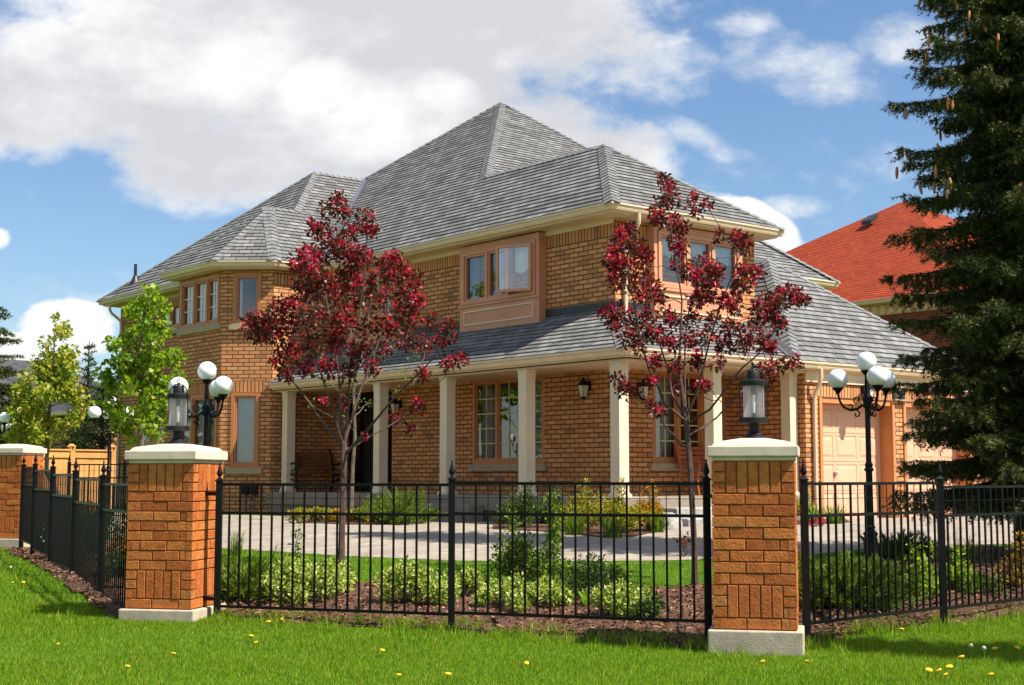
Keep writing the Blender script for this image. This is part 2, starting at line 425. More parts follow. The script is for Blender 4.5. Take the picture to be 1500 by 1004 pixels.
def tag(o, label, cat, group=None, kind=None):
    o['label'] = label
    o['category'] = cat
    if group: o['group'] = group
    if kind: o['kind'] = kind
    return o
def thing(name, loc, label, cat, group=None):
    o = bpy.data.objects.new(name, None); C.objects.link(o); o.location = tuple(loc); o.empty_display_size = 0.2
    WL[o.name] = V3(loc); tag(o, label, cat, group); return o
def copy_tree(o, parent=None):
    c = o.copy(); C.objects.link(c)
    if parent is not None: c.parent = parent
    for ch in list(o.children): copy_tree(ch, c)
    return c

# ------------------------------------------------------------------ ground
gm, t, b, o_ = newmat('lawn_ground')
g = t.new('ShaderNodeTexCoord').outputs['Object']
c1 = t.ramp(t.noise(g, 1.1, 6, 0.6), [(0.3, (0.050, 0.120, 0.008)), (0.7, (0.105, 0.205, 0.012))])
c2 = t.mix(0.5, c1, t.ramp(t.noise(g, 45.0, 4), [(0.3, (0.5, 0.5, 0.5)), (0.7, (1.4, 1.4, 1.3))]), 'MULTIPLY')
t.l.new(c2, b.inputs['Base Color']); b.inputs['Roughness'].default_value = 0.95; b.inputs['Specular IOR Level'].default_value = 0.1
bn = t.new('ShaderNodeBump'); bn.inputs['Strength'].default_value = 0.8; bn.inputs['Distance'].default_value = 0.04
t.l.new(t.noise(g, 60.0, 3), bn.inputs['Height']); t.l.new(bn.outputs[0], b.inputs['Normal'])
def axis_vals(a, b, step, far):
    core = list(np.arange(a, b + 1e-6, step)); lo = []; hi = []; x = step
    p = a; q = b
    while p > -far: x *= 1.5; p -= x; lo.append(p); q += x; hi.append(q)
    return np.array(lo[::-1] + core + hi)
la = axis_vals(-20, 18, 0.5, 900); da = axis_vals(2, 42, 0.5, 900)
LA, DA = np.meshgrid(la, da, indexing='ij')
GZ = ground_ld(LA, DA)
P = LA[..., None] * RH + DA[..., None] * FH; P[..., 2] = GZ
vid = np.arange(P.shape[0] * P.shape[1]).reshape(P.shape[:2])
faces = np.stack([vid[:-1, :-1], vid[1:, :-1], vid[1:, 1:], vid[:-1, 1:]], -1).reshape(-1, 4)
me = bpy.data.meshes.new('ground'); me.from_pydata(P.reshape(-1, 3).tolist(), [], faces.tolist()); me.materials.append(gm)
me.polygons.foreach_set('use_smooth', [True] * len(faces))
grd = bpy.data.objects.new('ground', me); C.objects.link(grd)
tag(grd, 'sloping grass ground around the brick house', 'ground', kind='structure')
def strip_px(name, near, far, mat, dz, n=60, m=24, jit=0.0):
    """sheet lying on the ground between two curves given as picture points on the ground"""
    nx = [p[0] for p in near]; ny = [p[1] for p in near]; fx = [p[0] for p in far]; fy = [p[1] for p in far]
    A = np.array([gpt(x, y) for x, y in zip(nx, ny)]); B = np.array([gpt(x, y) for x, y in zip(fx, fy)])
    ta = np.linspace(0, 1, len(A)); tb = np.linspace(0, 1, len(B)); tt = np.linspace(0, 1, n)
    A2 = np.stack([np.interp(tt, ta, A[:, i]) for i in range(2)], -1); B2 = np.stack([np.interp(tt, tb, B[:, i]) for i in range(2)], -1)
    if jit:
        A2 += rng.normal(0, jit, A2.shape); B2 += rng.normal(0, jit, B2.shape)
    s = np.linspace(0, 1, m)[None, :, None]
    G = A2[:, None] * (1 - s) + B2[:, None] * s
    Z = gz(G[..., 0], G[..., 1]) + dz
    Pp = np.concatenate([G, Z[..., None]], -1)
    return Pp
def sheet(name, Pp, mat, label, cat, kind='structure', rev=False):
    vid = np.arange(Pp.shape[0] * Pp.shape[1]).reshape(Pp.shape[:2])
    fc = np.stack([vid[:-1, :-1], vid[1:, :-1], vid[1:, 1:], vid[:-1, 1:]], -1).reshape(-1, 4)
    me = bpy.data.meshes.new(name); me.from_pydata(Pp.reshape(-1, 3).tolist(), [], fc.tolist()); me.materials.append(mat)
    me.polygons.foreach_set('use_smooth', [True] * len(fc))
    o = bpy.data.objects.new(name, me); C.objects.link(o); tag(o, label, cat, kind=kind); return o
# driveway pavers
dm, t, b, o_ = newmat('paver_drive')
g = t.new('ShaderNodeTexCoord').outputs['Object']
br = t.new('ShaderNodeTexBrick'); br.inputs['Scale'].default_value = 1.0; br.inputs['Brick Width'].default_value = 0.24; br.inputs['Row Height'].default_value = 0.16
br.inputs['Mortar Size'].default_value = 0.006; br.inputs['Color1'].default_value = (0.265, 0.22, 0.168, 1); br.inputs['Color2'].default_value = (0.365, 0.305, 0.236, 1); br.inputs['Mortar'].default_value = (0.17, 0.145, 0.12, 1)
t.l.new(g, br.inputs['Vector'])
t.l.new(t.mix(0.8, br.outputs[0], t.ramp(t.noise(g, 1.2, 7, 0.65), [(0.3, (0.78, 0.78, 0.78)), (0.7, (1.12, 1.12, 1.12))]), 'MULTIPLY'), b.inputs['Base Color'])
b.inputs['Roughness'].default_value = 0.9
bn = t.new('ShaderNodeBump'); bn.inputs['Strength'].default_value = 0.4; bn.inputs['Distance'].default_value = 0.006
t.l.new(t.m('SUBTRACT', 1.0, br.outputs['Fac']), bn.inputs['Height']); t.l.new(bn.outputs[0], b.inputs['Normal'])
DN = [(150, 800), (340, 806), (500, 815), (660, 822), (800, 823), (960, 822), (1080, 820), (1180, 814), (1260, 806), (1350, 800), (1500, 797), (1900, 800)]
DF = [(150, 751), (335, 755), (440, 757), (600, 764), (730, 765), (860, 766), (960, 764), (1040, 758), (1180, 755), (1260, 752), (1440, 750), (1800, 748)]
sheet('driveway', strip_px('driveway', DN, DF, dm, 0.006, 90, 60), dm, 'pale grey paver driveway curving in front of the porch and garage', 'driveway')
# mulch beds
mm, t, b, o_ = newmat('bark_mulch')
g = t.new('ShaderNodeTexCoord').outputs['Object']
c1 = t.ramp(t.noise(g, 38.0, 6, 0.7), [(0.3, (0.028, 0.012, 0.007)), (0.5, (0.11, 0.045, 0.024)), (0.72, (0.25, 0.12, 0.065))])
t.l.new(c1, b.inputs['Base Color']); b.inputs['Roughness'].default_value = 0.95
bn = t.new('ShaderNodeBump'); bn.inputs['Strength'].default_value = 1.0; bn.inputs['Distance'].default_value = 0.05
t.l.new(t.noise(g, 40.0, 4), bn.inputs['Height']); t.l.new(bn.outputs[0], b.inputs['Normal'])
B1N = [(318, 905), (420, 914), (540, 920), (660, 926), (780, 934), (900, 945), (1000, 950), (1110, 958)]
B1F = [(318, 862), (420, 868), (520, 856), (620, 850), (760, 858), (880, 864), (980, 862), (1050, 856)]
B2N = [(1110, 958), (1200, 945), (1260, 930), (1330, 921), (1400, 915), (1500, 902), (1750, 870)]
B2F = [(1090, 860), (1190, 850), (1270, 846), (1320, 805), (1380, 801), (1500, 803), (1750, 803)]
BED = []
for nm, a, f, lb in (('mulch_bed', B1N, B1F, 'bark mulch bed along the front fence between the brick pillars'), ('mulch_bed', B2N, B2F, 'bark mulch bed under the right fence and spruce')):
    Pp = strip_px(nm, a, f, mm, 0.012, 90, 24, 0.02); Pp[1:-1, 1:-1, 2] += rng.uniform(0, 0.035, Pp[1:-1, 1:-1, 2].shape)
    if nm and a is B2N: Pp[..., 2] += 0.12 * np.sin(np.linspace(0, math.pi, Pp.shape[1]))[None, :] * np.linspace(0.2, 1, Pp.shape[0])[:, None]
    BED.append(Pp); sheet(nm, Pp, mm, lb, 'mulch bed')
LFE = [(-3.5, 13.2), (-4.33, 14.9), (-5.23, 16.85), (-6.14, 18.8), (-7.04, 20.75), (-7.75, 22.3)]
q = np.array(LFE); nrm = np.array([-.906, -.42])
tt = np.linspace(0, 1, 50); tq = np.linspace(0, 1, len(q))
ql = np.stack([np.interp(tt, tq, q[:, i]) for i in range(2)], -1)
off = np.linspace(-0.9, 0.22, 10)
G = ql[:, None] + off[None, :, None] * nrm; G += rng.normal(0, 0.03, G.shape)
G3 = G[..., :1] * RH + G[..., 1:] * FH; G3[..., 2] = ground_ld(G[..., 0], G[..., 1]) + 0.012 + rng.uniform(0, 0.03, G.shape[:2])
BED.append(G3); sheet('mulch_bed', G3, mm, 'narrow mulch bed under the left iron fence', 'mulch bed')
HB1 = strip_px('x', [(432, 767), (500, 769), (600, 770)], [(425, 752), (500, 753), (600, 754)], mm, 0.02, 30, 8, .02)
HB2 = strip_px('x', [(722, 776), (800, 780), (880, 788), (930, 787), (975, 778)], [(722, 752), (800, 753), (880, 755), (930, 754), (985, 752)], mm, 0.02, 30, 8, .02)
HB3 = strip_px('x', [(1110, 772), (1180, 769), (1245, 766)], [(1110, 752), (1160, 751), (1235, 758)], mm, 0.02, 30, 8, .02)
for Pp, lb in ((HB1, 'mulch bed by the porch left of the front steps'), (HB2, 'mulch bed by the porch right of the front steps'), (HB3, 'mulch bed beside the garage corner')):
    sheet('mulch_bed', Pp, mm, lb, 'mulch bed')

# ------------------------------------------------------------------ the house
ZE = 6.44      # upper eave
ZP = 3.57      # porch and garage eave
FLOOR = 1.04
XW, YW = 18.0, 19.0
house = thing('house', (18, 19, 0.5), 'large two storey tan brick house with grey shingle hip roofs and a columned porch', 'house')
HW = WL[house.name]

def wall(mb, O, u, width, z0, z1, holes=(), reveal=0.12, mi=0, u0=0.0):
    """brick wall in the vertical plane through O along u; holes = (a0,a1,b0,b1) in metres along u / world z"""
    u = unit(u); n = np.cross(u, [0, 0, 1.0])
    xs = sorted({u0, u0 + width, *[h[0] for h in holes], *[h[1] for h in holes]}); zs = sorted({z0, z1, *[h[2] for h in holes], *[h[3] for h in holes]})
    Q = lambda a, z, d=0.0: np.array([O[0], O[1], 0]) + u * a + n * d + np.array([0, 0, z])
    for i in range(len(xs) - 1):
        for k in range(len(zs) - 1):
            a, b_ = xs[i], xs[i + 1]; c, d = zs[k], zs[k + 1]
            if any(h[0] - 1e-6 <= a and b_ <= h[1] + 1e-6 and h[2] - 1e-6 <= c and d <= h[3] + 1e-6 for h in holes): continue
            mb.face([Q(a, c), Q(b_, c), Q(b_, d), Q(a, d)], mi, uv=[(a, c), (b_, c), (b_, d), (a, d)])
    for h in holes:
        a, b_, c, d = h
        r = -reveal
        for q4 in ([Q(a, c), Q(a, d), Q(a, d, r), Q(a, c, r)], [Q(b_, d), Q(b_, c), Q(b_, c, r), Q(b_, d, r)], [Q(a, d), Q(b_, d), Q(b_, d, r), Q(a, d, r)], [Q(b_, c), Q(a, c), Q(a, c, r), Q(b_, c, r)]):
            mb.face(q4, mi)
def soldier(mb, O, u, a0, a1, z0, z1, proud=0.006, mi=1):
    u = unit(u); n = np.cross(u, [0, 0, 1.0])
    Q = lambda a, z, d: np.array([O[0], O[1], 0]) + u * a + n * d + np.array([0, 0, z])
    mb.face([Q(a0, z0, proud), Q(a1, z0, proud), Q(a1, z1, proud), Q(a0, z1, proud)], mi, uv=[(a0, 0), (a1, 0), (a1, z1 - z0), (a0, z1 - z0)])
    mb.face([Q(a0, z0, 0), Q(a1, z0, 0), Q(a1, z0, proud), Q(a0, z0, proud)], mi)

def window(parent, O, u, a0, a1, z0, z1, splits=(), fm='frame', fw=0.075, recess=0.03, grid=None, grm='muntin', cover=None, sill=True, header=0.0, name='window', proud=0.0, open_sash=None, sillm='sillstone', depth=0.9, label=None):
    u = unit(u); n = np.cross(u, [0, 0, 1.0]); Oz = np.array([O[0], O[1], 0])
    Q = lambda a, z, d=0.0: Oz + u * a + n * d + np.array([0, 0, z])
    mb = MB()
    def bar(a, b_, c, d, dn, df, mi=0): mb.obox(Q(a, c, dn), u * (b_ - a), np.array([0, 0, d - c]), n * (df - dn), mi)
    d0, d1 = -0.10 + proud, -recess + 0.06 + proud
    bar(a0, a1, z1 - fw, z1, d0, d1); bar(a0, a1, z0, z0 + fw, d0, d1)
    bar(a0, a0 + fw, z0 + fw, z1 - fw, d0, d1); bar(a1 - fw, a1, z0 + fw, z1 - fw, d0, d1)
    edges = [a0 + fw] + list(splits) + [a1 - fw]
    for s_ in splits: bar(s_ - fw * .55, s_ + fw * .55, z0 + fw, z1 - fw, d0, d1 - 0.004)
    lights = []
    for i in range(len(edges) - 1):
        l = edges[i] + (fw * .55 if i else 0); r = edges[i + 1] - (fw * .55 if i < len(edges) - 2 else 0)
        lights.append((l, r))
        if open_sash == i: continue
        sf = 0.045
        e0, e1 = d0 + 0.02, d1 - 0.03
        bar(l, r, z1 - fw - sf, z1 - fw, e0, e1); bar(l, r, z0 + fw, z0 + fw + sf, e0, e1)
        bar(l, l + sf, z0 + fw + sf, z1 - fw - sf, e0, e1); bar(r - sf, r, z0 + fw + sf, z1 - fw - sf, e0, e1)
    w = build(mb, name, M[fm], parent)
    if label: w['label'] = label
    for i, (l, r) in enumerate(lights):
        if open_sash == i: continue
        p = MB(); sf = 0.045; dp = d0 + 0.05
        p.face([Q(l + sf, z0 + fw + sf, dp), Q(r - sf, z0 + fw + sf, dp), Q(r - sf, z1 - fw - sf, dp), Q(l + sf, z1 - fw - sf, dp)])
        build(p, 'pane', M['glass'], w)
        if grid:
            gx, gy = grid; gmb = MB(); tb = 0.012
            A0, A1, B0, B1 = l + sf, r - sf, z0 + fw + sf, z1 - fw - sf
            for k in range(1, gx): x = A0 + (A1 - A0) * k / gx; gmb.obox(Q(x - tb, B0, dp + 0.004), u * 2 * tb, np.array([0, 0, B1 - B0]), n * 0.01)
            for k in range(1, gy): z = B0 + (B1 - B0) * k / gy; gmb.obox(Q(A0, z - tb, dp + 0.003), u * (A1 - A0), np.array([0, 0, 2 * tb]), n * 0.01)
            build(gmb, 'muntin_grid', M[grm], w)
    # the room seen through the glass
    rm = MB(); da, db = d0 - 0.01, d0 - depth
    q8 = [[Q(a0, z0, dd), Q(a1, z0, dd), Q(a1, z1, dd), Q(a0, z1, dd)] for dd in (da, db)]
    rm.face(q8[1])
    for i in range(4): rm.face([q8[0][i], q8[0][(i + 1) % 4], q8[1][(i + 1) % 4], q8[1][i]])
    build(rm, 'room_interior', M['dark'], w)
    if cover:
        for (c0, c1, e0, e1, mt, fold) in cover:
            cm = MB(); nseg = max(2, int((c1 - c0) * (a1 - a0) / 0.03)) if fold else 2
            pts = [(a0 + (a1 - a0) * (c0 + (c1 - c0) * i / nseg), d0 - 0.03 - (fold * (0.5 + 0.5 * math.sin(i * 1.7 + .6 * math.sin(i * .5))) if fold else 0)) for i in range(nseg + 1)]
            zb, zt = z0 + (z1 - z0) * e0, z0 + (z1 - z0) * e1
            for i in range(nseg):
                sc0 = sc1 = 0.0
                if e0 > 0.3: sc0 = 0.05 * abs(math.sin(pts[i][0] * 7.5)); sc1 = 0.05 * abs(math.sin(pts[i + 1][0] * 7.5))
                cm.face([Q(pts[i][0], zb - sc0, pts[i][1]), Q(pts[i + 1][0], zb - sc1, pts[i + 1][1]), Q(pts[i + 1][0], zt, pts[i + 1][1]), Q(pts[i][0], zt, pts[i][1])])
            build(cm, 'curtain', M[mt], w)
    if sill:
        s_ = MB(); s_.obox(Q(a0 - 0.09, z0 - 0.145, -0.03 + proud), u * (a1 - a0 + 0.18), np.array([0, 0, 0.143]), n * 0.10)
        build(s_, 'sill', M[sillm], w, bevel=0.006)
    return w, lights, Q, (d0, d1)

mY = np.array([0, -1.0, 0]); pX = np.array([1.0, 0, 0])   # facing -X: travel -Y ; facing -Y: travel +X
# --- walls. facing -X walls: O at the far (high Y) end, u=-Y
BR = [M['brick'], M['soldier']]
SZ0, SZ1 = 5.92, 6.195
w = MB()
# upper storey, left face X=18 from Y=29 down to 19
wall(w, (XW, 29.0), mY, 10.0, 4.3, 6.25)
soldier(w, (XW, 29.0), mY, 0, 10.0, SZ0, SZ1)
wall(w, (XW, YW), pX, 3.95, 4.3, 6.25)
soldier(w, (XW, YW), pX, 0, 3.95, SZ0, SZ1)
wall(w, (21.95, YW), (0, 1, 0), 4.1, 3.4, 6.25)
wall(w, (21.95, 23.1), pX, 7.05, 3.4, 6.25)
wall(w, (29.0, 23.1), (0, 1, 0), 15, .3, 6.25)
build(w, 'upper_wall', BR, house)
w = MB()
# lower storey behind the porch
wx = [(5.62, 7.94, 1.65, 3.43)]      # porch window: Y 23.38..21.06
dr = (0.70, 2.62, FLOOR, 3.36)       # entry: Y 28.3..26.38
wall(w, (XW, 29.0), mY, 10.0, 0.3, 4.4, wx + [dr], 0.14)
wr = [(0.95, 3.0, 1.65, 3.43)]
wall(w, (XW, YW), pX, 3.2, 0.3, 4.4, wr, 0.14)
build(w, 'porch_wall', BR, house)
w = MB()
# garage: front Y=17.15, left cheek X=21.2
gd = [(0.42, 2.78, 0.55, 2.92), (3.12, 5.48, 0.55, 2.92)]
wall(w, (21.2, 17.15), pX, 5.95, 0.3, 3.5, gd, 0.36)
soldier(w, (21.2, 17.15), pX, 0.36, 5.6, 2.92, 3.20, 0.008)
wall(w, (21.2, 19.0), mY, 1.85, 0.3, 3.5)
wall(w, (27.15, 17.15), (0, 1, 0), 6, 0.3, 3.5)
build(w, 'garage_wall', BR, house)
# turret
TA, TB, TC = (15.5, 32.15), (15.5, 29.88), (16.38, 29.0)
w = MB()
uc = unit([TC[0] - TB[0], TC[1] - TB[1], 0]); cw = math.hypot(TC[0] - TB[0], TC[1] - TB[1])
lw = TA[1] - TB[1]
t_up = (0.10, lw - 0.13, 5.02, 6.20); t_lo = (0.10, lw - 0.13, 1.62, 3.36)
c_up = (0.27, 0.95, 4.99, 6.20); c_lo = (0.27, 0.95, 1.60, 3.36)
wall(w, TA, mY, lw, 0.3, 6.25, [t_up, t_lo]); wall(w, TB, uc, cw, 0.3, 6.25, [c_up, c_lo])
wall(w, TC, pX, XW - TC[0], 0.3, 6.25)
soldier(w, TC, pX, 0, XW - TC[0], SZ0, SZ1)
soldier(w, TB, uc, 0.18, 1.06, 3.36, 3.64); soldier(w, TA, mY, 0.0, lw - 0.04, 3.36, 3.64)
wall(w, (16.6, 32.15), (-1, 0, 0), 1.1, 0.3, 6.25)
build(w, 'turret_wall', BR, house)
w = MB()
LWA = (16.6, 38.2)
l_lo = (1.32, 3.02, 2.25, 3.32); l_up = (2.62, 3.9, 5.35, 6.2)
wall(w, LWA, mY, 6.05, 0.2, 6.25, [l_lo, l_up]); soldier(w, LWA, mY, 0, 6.05, SZ0, SZ1 - .001); soldier(w, LWA, mY, l_lo[0] - .05, l_lo[1] + .05, 3.32, 3.6)
wall(w, (24.0, 38.2), (-1, 0, 0), 7.4, 0.2, 6.25)
build(w, 'left_wall', BR, house)

# windows
window(house, (XW, 29), mY, *wx[0], splits=(5.62 + .80, 5.62 + 1.54), grid=(2, 5), cover=[(0.0, 0.2, 0, 1, 'sheer', .05), (0.8, 1.0, 0, 1, 'sheer', .05), (0.55, .62, 0, .45, 'sheer', .03)], recess=0.06)
window(house, (XW, YW), pX, *wr[0], splits=(0.95 + .72, 0.95 + 1.38), grid=(2, 5), cover=[(0.0, 0.34, 0, 1, 'sheer', .05), (0.7, 1.0, 0, 1, 'sheer', .05)], recess=0.06)
window(house, TA, mY, *t_up, splits=(t_up[0] + .72, t_up[0] + 1.40), grid=(2, 3), grm='muntinw', cover=[(0.02, .98, 0, 1, 'curtain', .03)])
window(house, TA, mY, *t_lo, splits=(t_lo[0] + .72, t_lo[0] + 1.40), cover=[(0.0, 1, 0, 1, 'blind', 0)])
window(house, TB, uc, *c_up, fw=0.08, cover=[(0.0, .25, 0, 1, 'curtain', .03)])
window(house, TB, uc, *c_lo, fw=0.08, cover=[(0.0, 1, 0, 1, 'blind', 0)])
window(house, LWA, mY, *l_lo, splits=(l_lo[0] + .85,), sill=False)
window(house, LWA, mY, *l_up, splits=(l_up[0] + .64,), cover=[(0, 1, 0, 1, 'curtain', .03)])
mb = MB(); mb.obox((16.585, 38.2 - l_lo[0], 1.55), (0, -(l_lo[1] - l_lo[0]), 0), (-.03, 0, 0), (0, 0, .698)); lp = build(mb, 'window_panel', M['frame'], house)
mb = MB()
for k in range(2):
    y0 = 38.2 - l_lo[0] - .1 - k * .8; mb.obox((16.555, y0, 1.65), (0, -.66, 0), (-.012, 0, 0), (0, 0, .46))
build(mb, 'panel_moulding', M['cream'], lp)

def bay(O, u, a0, a1, z0, z1, proj, zwin, splits, open_sash=None, cover=None):
    """shallow box bay with painted surround, window and moulded lower panel"""
    u = unit(u); n = np.cross(u, [0, 0, 1.0]); Oz = np.array([O[0], O[1], 0])
    Q = lambda a, z, d=0.0: Oz + u * a + n * d + np.array([0, 0, z])
    mb = MB(); e = 0.10
    mb.obox(Q(a0, z0, 0.002), u * e, np.array([0, 0, z1 - z0]), n * proj); mb.obox(Q(a1 - e, z0, 0.002), u * e, np.array([0, 0, z1 - z0]), n * proj)
    mb.obox(Q(a0 + e, z0, 0.002), u * (a1 - a0 - 2 * e), np.array([0, 0, zwin - z0]), n * proj)
    mb.obox(Q(a0 + e, z1 - 0.13, 0.002), u * (a1 - a0 - 2 * e), np.array([0, 0, 0.13]), n * proj)
    bo = build(mb, 'bay_window', M['salmon'], house, bevel=0.004)
    wn = window(bo, O, u, a0 + e, a1 - e, zwin, z1 - 0.13, splits, fm='salmon', proud=proj, sill=False, open_sash=open_sash, cover=cover, fw=0.07)
    mb = MB(); pz0, pz1 = z0 + 0.13, zwin - 0.14; q0, q1 = a0 + 0.16, a1 - 0.16; th = 0.03
    for (x0, x1, y0, y1) in ((q0, q1, pz1 - th, pz1), (q0, q1, pz0, pz0 + th), (q0, q0 + th, pz0 + th, pz1 - th), (q1 - th, q1, pz0 + th, pz1 - th)):
        mb.obox(Q(x0, y0, proj), u * (x1 - x0), np.array([0, 0, y1 - y0]), n * 0.022)
    build(mb, 'panel_moulding', M['cream'], bo, bevel=0.005)
    mb = MB(); mb.obox(Q(a0 - 0.02, zwin - 0.065, proj), u * (a1 - a0 + .04), np.array([0, 0, 0.055]), n * 0.035); build(mb, 'bay_sill', M['salmon'], bo, bevel=0.006)
    if open_sash is not None:
        l, r = wn[1][open_sash]; d1 = wn[3][1]
        za, zb = zwin + 0.08, z1 - 0.21; ang = math.radians(24)
        hinge = Q(r, 0, d1 + .01)   # hinged at the far right jamb, swings out
        uu = unit(-u * math.cos(ang) + n * math.sin(ang)); nn = unit(np.cross([0, 0, 1.0], uu)); wd = r - l + .02
        sm = MB(); sf = 0.055
        H = lambda a, z: hinge + uu * a + np.array([0, 0, z])
        for (x0, x1, y0, y1) in ((0, wd, za, za + sf), (0, wd, zb - sf, zb), (0, sf, za + sf, zb - sf), (wd - sf, wd, za + sf, zb - sf)):
            sm.obox(H(x0, y0), uu * (x1 - x0), np.array([0, 0, y1 - y0]), nn * 0.045)
        sash = build(sm, 'open_sash', M['salmon'], bo, bevel=0.004); sash['label'] = 'casement sash swung open'
        pm = MB(); pm.obox(H(sf, za + sf) + nn * .02, uu * (wd - 2 * sf), np.array([0, 0, zb - za - 2 * sf]), nn * 0.006); build(pm, 'pane', M['glass'], sash)
    return bo
# bay on the left face: Y 23.36..20.62
bay((XW, 29), mY, 5.42, 8.02, 4.42, 6.24, 0.20, 5.0, (5.42 + .93, 5.42 + 1.62), open_sash=2, cover=[(0.0, .16, 0, 1, 'sheer', .04), (0.35, .5, 0, 1, 'sheer', .04), (.66, 1, .5, 1, 'curtain', .02)])
# second bay further left, behind the crab apple
bay((XW, 29), mY, 1.05, 2.95, 4.42, 6.24, 0.20, 5.0, (1.05 + .72, 1.05 + 1.32), cover=[(0, .3, 0, 1, 'sheer', .04)])
# bay on the right face
bay((XW, YW), pX, 0.88, 3.40, 4.42, 6.24, 0.16, 5.02, (0.88 + .92, 0.88 + 1.64), cover=[(0.0, .12, 0, 1, 'curtain', .03), (0.0, 1, .62, 1, 'curtain', .02)])

# --- roofs built of real shingle courses
def clip(poly, k, val, keep_ge):
    out = []
    for i in range(len(poly)):
        a, b_ = poly[i], poly[(i + 1) % len(poly)]
        ia = (a[k] >= val) == keep_ge or abs(a[k] - val) < 1e-9; ib = (b_[k] >= val) == keep_ge or abs(b_[k] - val) < 1e-9
        if ia: out.append(a)
        if ia != ib:
            s_ = (val - a[k]) / (b_[k] - a[k]); out.append(a + (b_ - a) * s_)
    return out
def roof_plane(mb, pts, ud, row=0.185, butt=0.019, mi=0):
    pts = [V3(p) for p in pts]; n = np.zeros(3)
    for i in range(len(pts)): n += np.cross(pts[i], pts[(i + 1) % len(pts)])
    n = unit(n)
    if n[2] < 0: n = -n; pts = pts[::-1]
    u = unit(V3(ud) - n * np.dot(n, ud)); w_ = np.cross(n, u)
    if w_[2] < 0: u = -u; w_ = -w_
    o = pts[0]; p2 = [np.array([(p - o) @ u, (p - o) @ w_]) for p in pts]
    wmin = min(p[1] for p in p2); wmax = max(p[1] for p in p2)
    to3 = lambda p, h: o + u * p[0] + w_ * p[1] + n * h
    ph = rng.uniform(0, 3)
    k = 0; z = wmin
    while z < wmax - 1e-4:
        z2 = min(z + row, wmax)
        q_ = clip(clip(p2, 1, z, True), 1, z2, False)
        if len(q_) >= 3:
            hh = lambda p: butt * (1 - (p[1] - z) / row) + 0.001
            mb.face([to3(p, hh(p)) for p in q_], mi, uv=[(p[0] + ph, (p[1] - wmin) + 0.002) for p in q_])
            lo = [p for p in q_ if abs(p[1] - z) < 1e-5]
            if len(lo) >= 2:
                a = min(lo, key=lambda p: p[0]); b_ = max(lo, key=lambda p: p[0])
                mb.face([to3(a, -0.004), to3(b_, -0.004), to3(b_, butt + 0.001), to3(a, butt + 0.001)], mi, uv=[(a[0] + ph, z - wmin + .02), (b_[0] + ph, z - wmin + .02), (b_[0] + ph, z - wmin + .03), (a[0] + ph, z - wmin + .03)])
        z = z2; k += 1
def caps(mb, p0, p1, n1, n2, wd=0.16, step=0.20, th=0.020):
    """overlapping bent caps from low p0 to high p1 along a hip or ridge between planes of normals n1, n2"""
    p0, p1 = V3(p0), V3(p1); d = unit(p1 - p0); L = np.linalg.norm(p1 - p0)
    n1, n2 = unit(n1), unit(n2)
    a = np.cross(d, n1); b_ = np.cross(d, n2)
    if np.dot(a, n2) > 0: a = -a
    if np.dot(b_, n1) > 0: b_ = -b_
    a, b_ = unit(a), unit(b_); nm = unit(n1 + n2)
    k = max(1, int(round(L / step))); st = L / k
    for i in range(k):
        q0 = p0 + d * (st * i); q1 = p0 + d * (st * (i + 1) + 0.02)
        e0, e1 = th + .012, 0.014
        A0, R0, B0 = q0 + a * wd + n1 * e0, q0 + nm * e0 * 1.2, q0 + b_ * wd + n2 * e0
        A1, R1, B1 = q1 + a * wd + n1 * e1, q1 + nm * e1 * 1.2, q1 + b_ * wd + n2 * e1
        mb.face([A0, R0, R1, A1]); mb.face([R0, B0, B1, R1])
        D = lambda p, nn: p - nn * th * 1.3
        mb.face([D(A0, n1), D(R0, nm), R0, A0]); mb.face([D(R0, nm), D(B0, n2), B0, R0])
        mb.face([D(A0, n1), A0, A1, D(A1, n1)]); mb.face([B0, D(B0, n2), D(B1, n2), B1])
def nrm3(a, b_, c):
    n = unit(np.cross(V3(b_) - V3(a), V3(c) - V3(a))); return n if n[2] > 0 else -n
X0, Y0r, X1 = 17.47, 18.51, 22.33
WA = V3(at_X(885, 213, 19.9)); sL = (WA[2] - ZE) / (WA[0] - X0)
def onL(x, y): return V3((x, y, ZE + sL * (x - X0)))
PK = onL(24.39, 30.42); YM = 22.65
vY = YM + (WA[0] - X0) / (PK[0] - X0) * (PK[1] - YM); VP = onL(WA[0], vY)
REAR = onL(X0, 39.2)
LA_ = V3(at_Y(460, 253, 33.2)); pR = (LA_[2] - ZE) / (33.2 - 28.68); YT = 31.0
TZ = ZE + pR * (YT - 28.68); XT0, XL0 = 15.09, 16.07
TP = V3((at_Y(393, 300, YT)[0], YT, TZ))
sH = (LA_[2] - ZE) / (LA_[0] - XL0); XH = XL0 + (TZ - ZE) / sH; THp = V3((XH, YT, TZ))
xr = X0 + (LA_[2] - ZE) / sL; LR = V3((xr, 33.2, LA_[2]))
VT = V3((X0 + (TZ - ZE) / sL, YT, TZ))
e = lambda x, y: V3((x, y, ZE))
PK2 = V3((24.75, 30.5, PK[2]))
r = MB()
roof_plane(r, [e(X0, Y0r), WA, VP, e(X0, vY)], (0, 1, 0)); 
roof_plane(r, [e(X0, vY), VP, PK, REAR], (0, 1, 0))
roof_plane(r, [e(X0, Y0r), e(X1, Y0r), WA], pX)
roof_plane(r, [e(X1, Y0r), e(X1, YM), VP, WA], (0, 1, 0))
EC = e(29.5, YM)
roof_plane(r, [e(X0, YM), EC, PK2, PK], pX)
roof_plane(r, [EC, e(29.5, 39.2), PK2], (0, 1, 0)); roof_plane(r, [REAR, PK, PK2, e(29.5, 39.2)], pX)
build(r, 'main_roof', M['shingle'], house)
roof = bpy.data.objects['main_roof']
r = MB()
roof_plane(r, [e(XL0, 28.68), e(XL0, 38.6), LA_], (0, 1, 0))
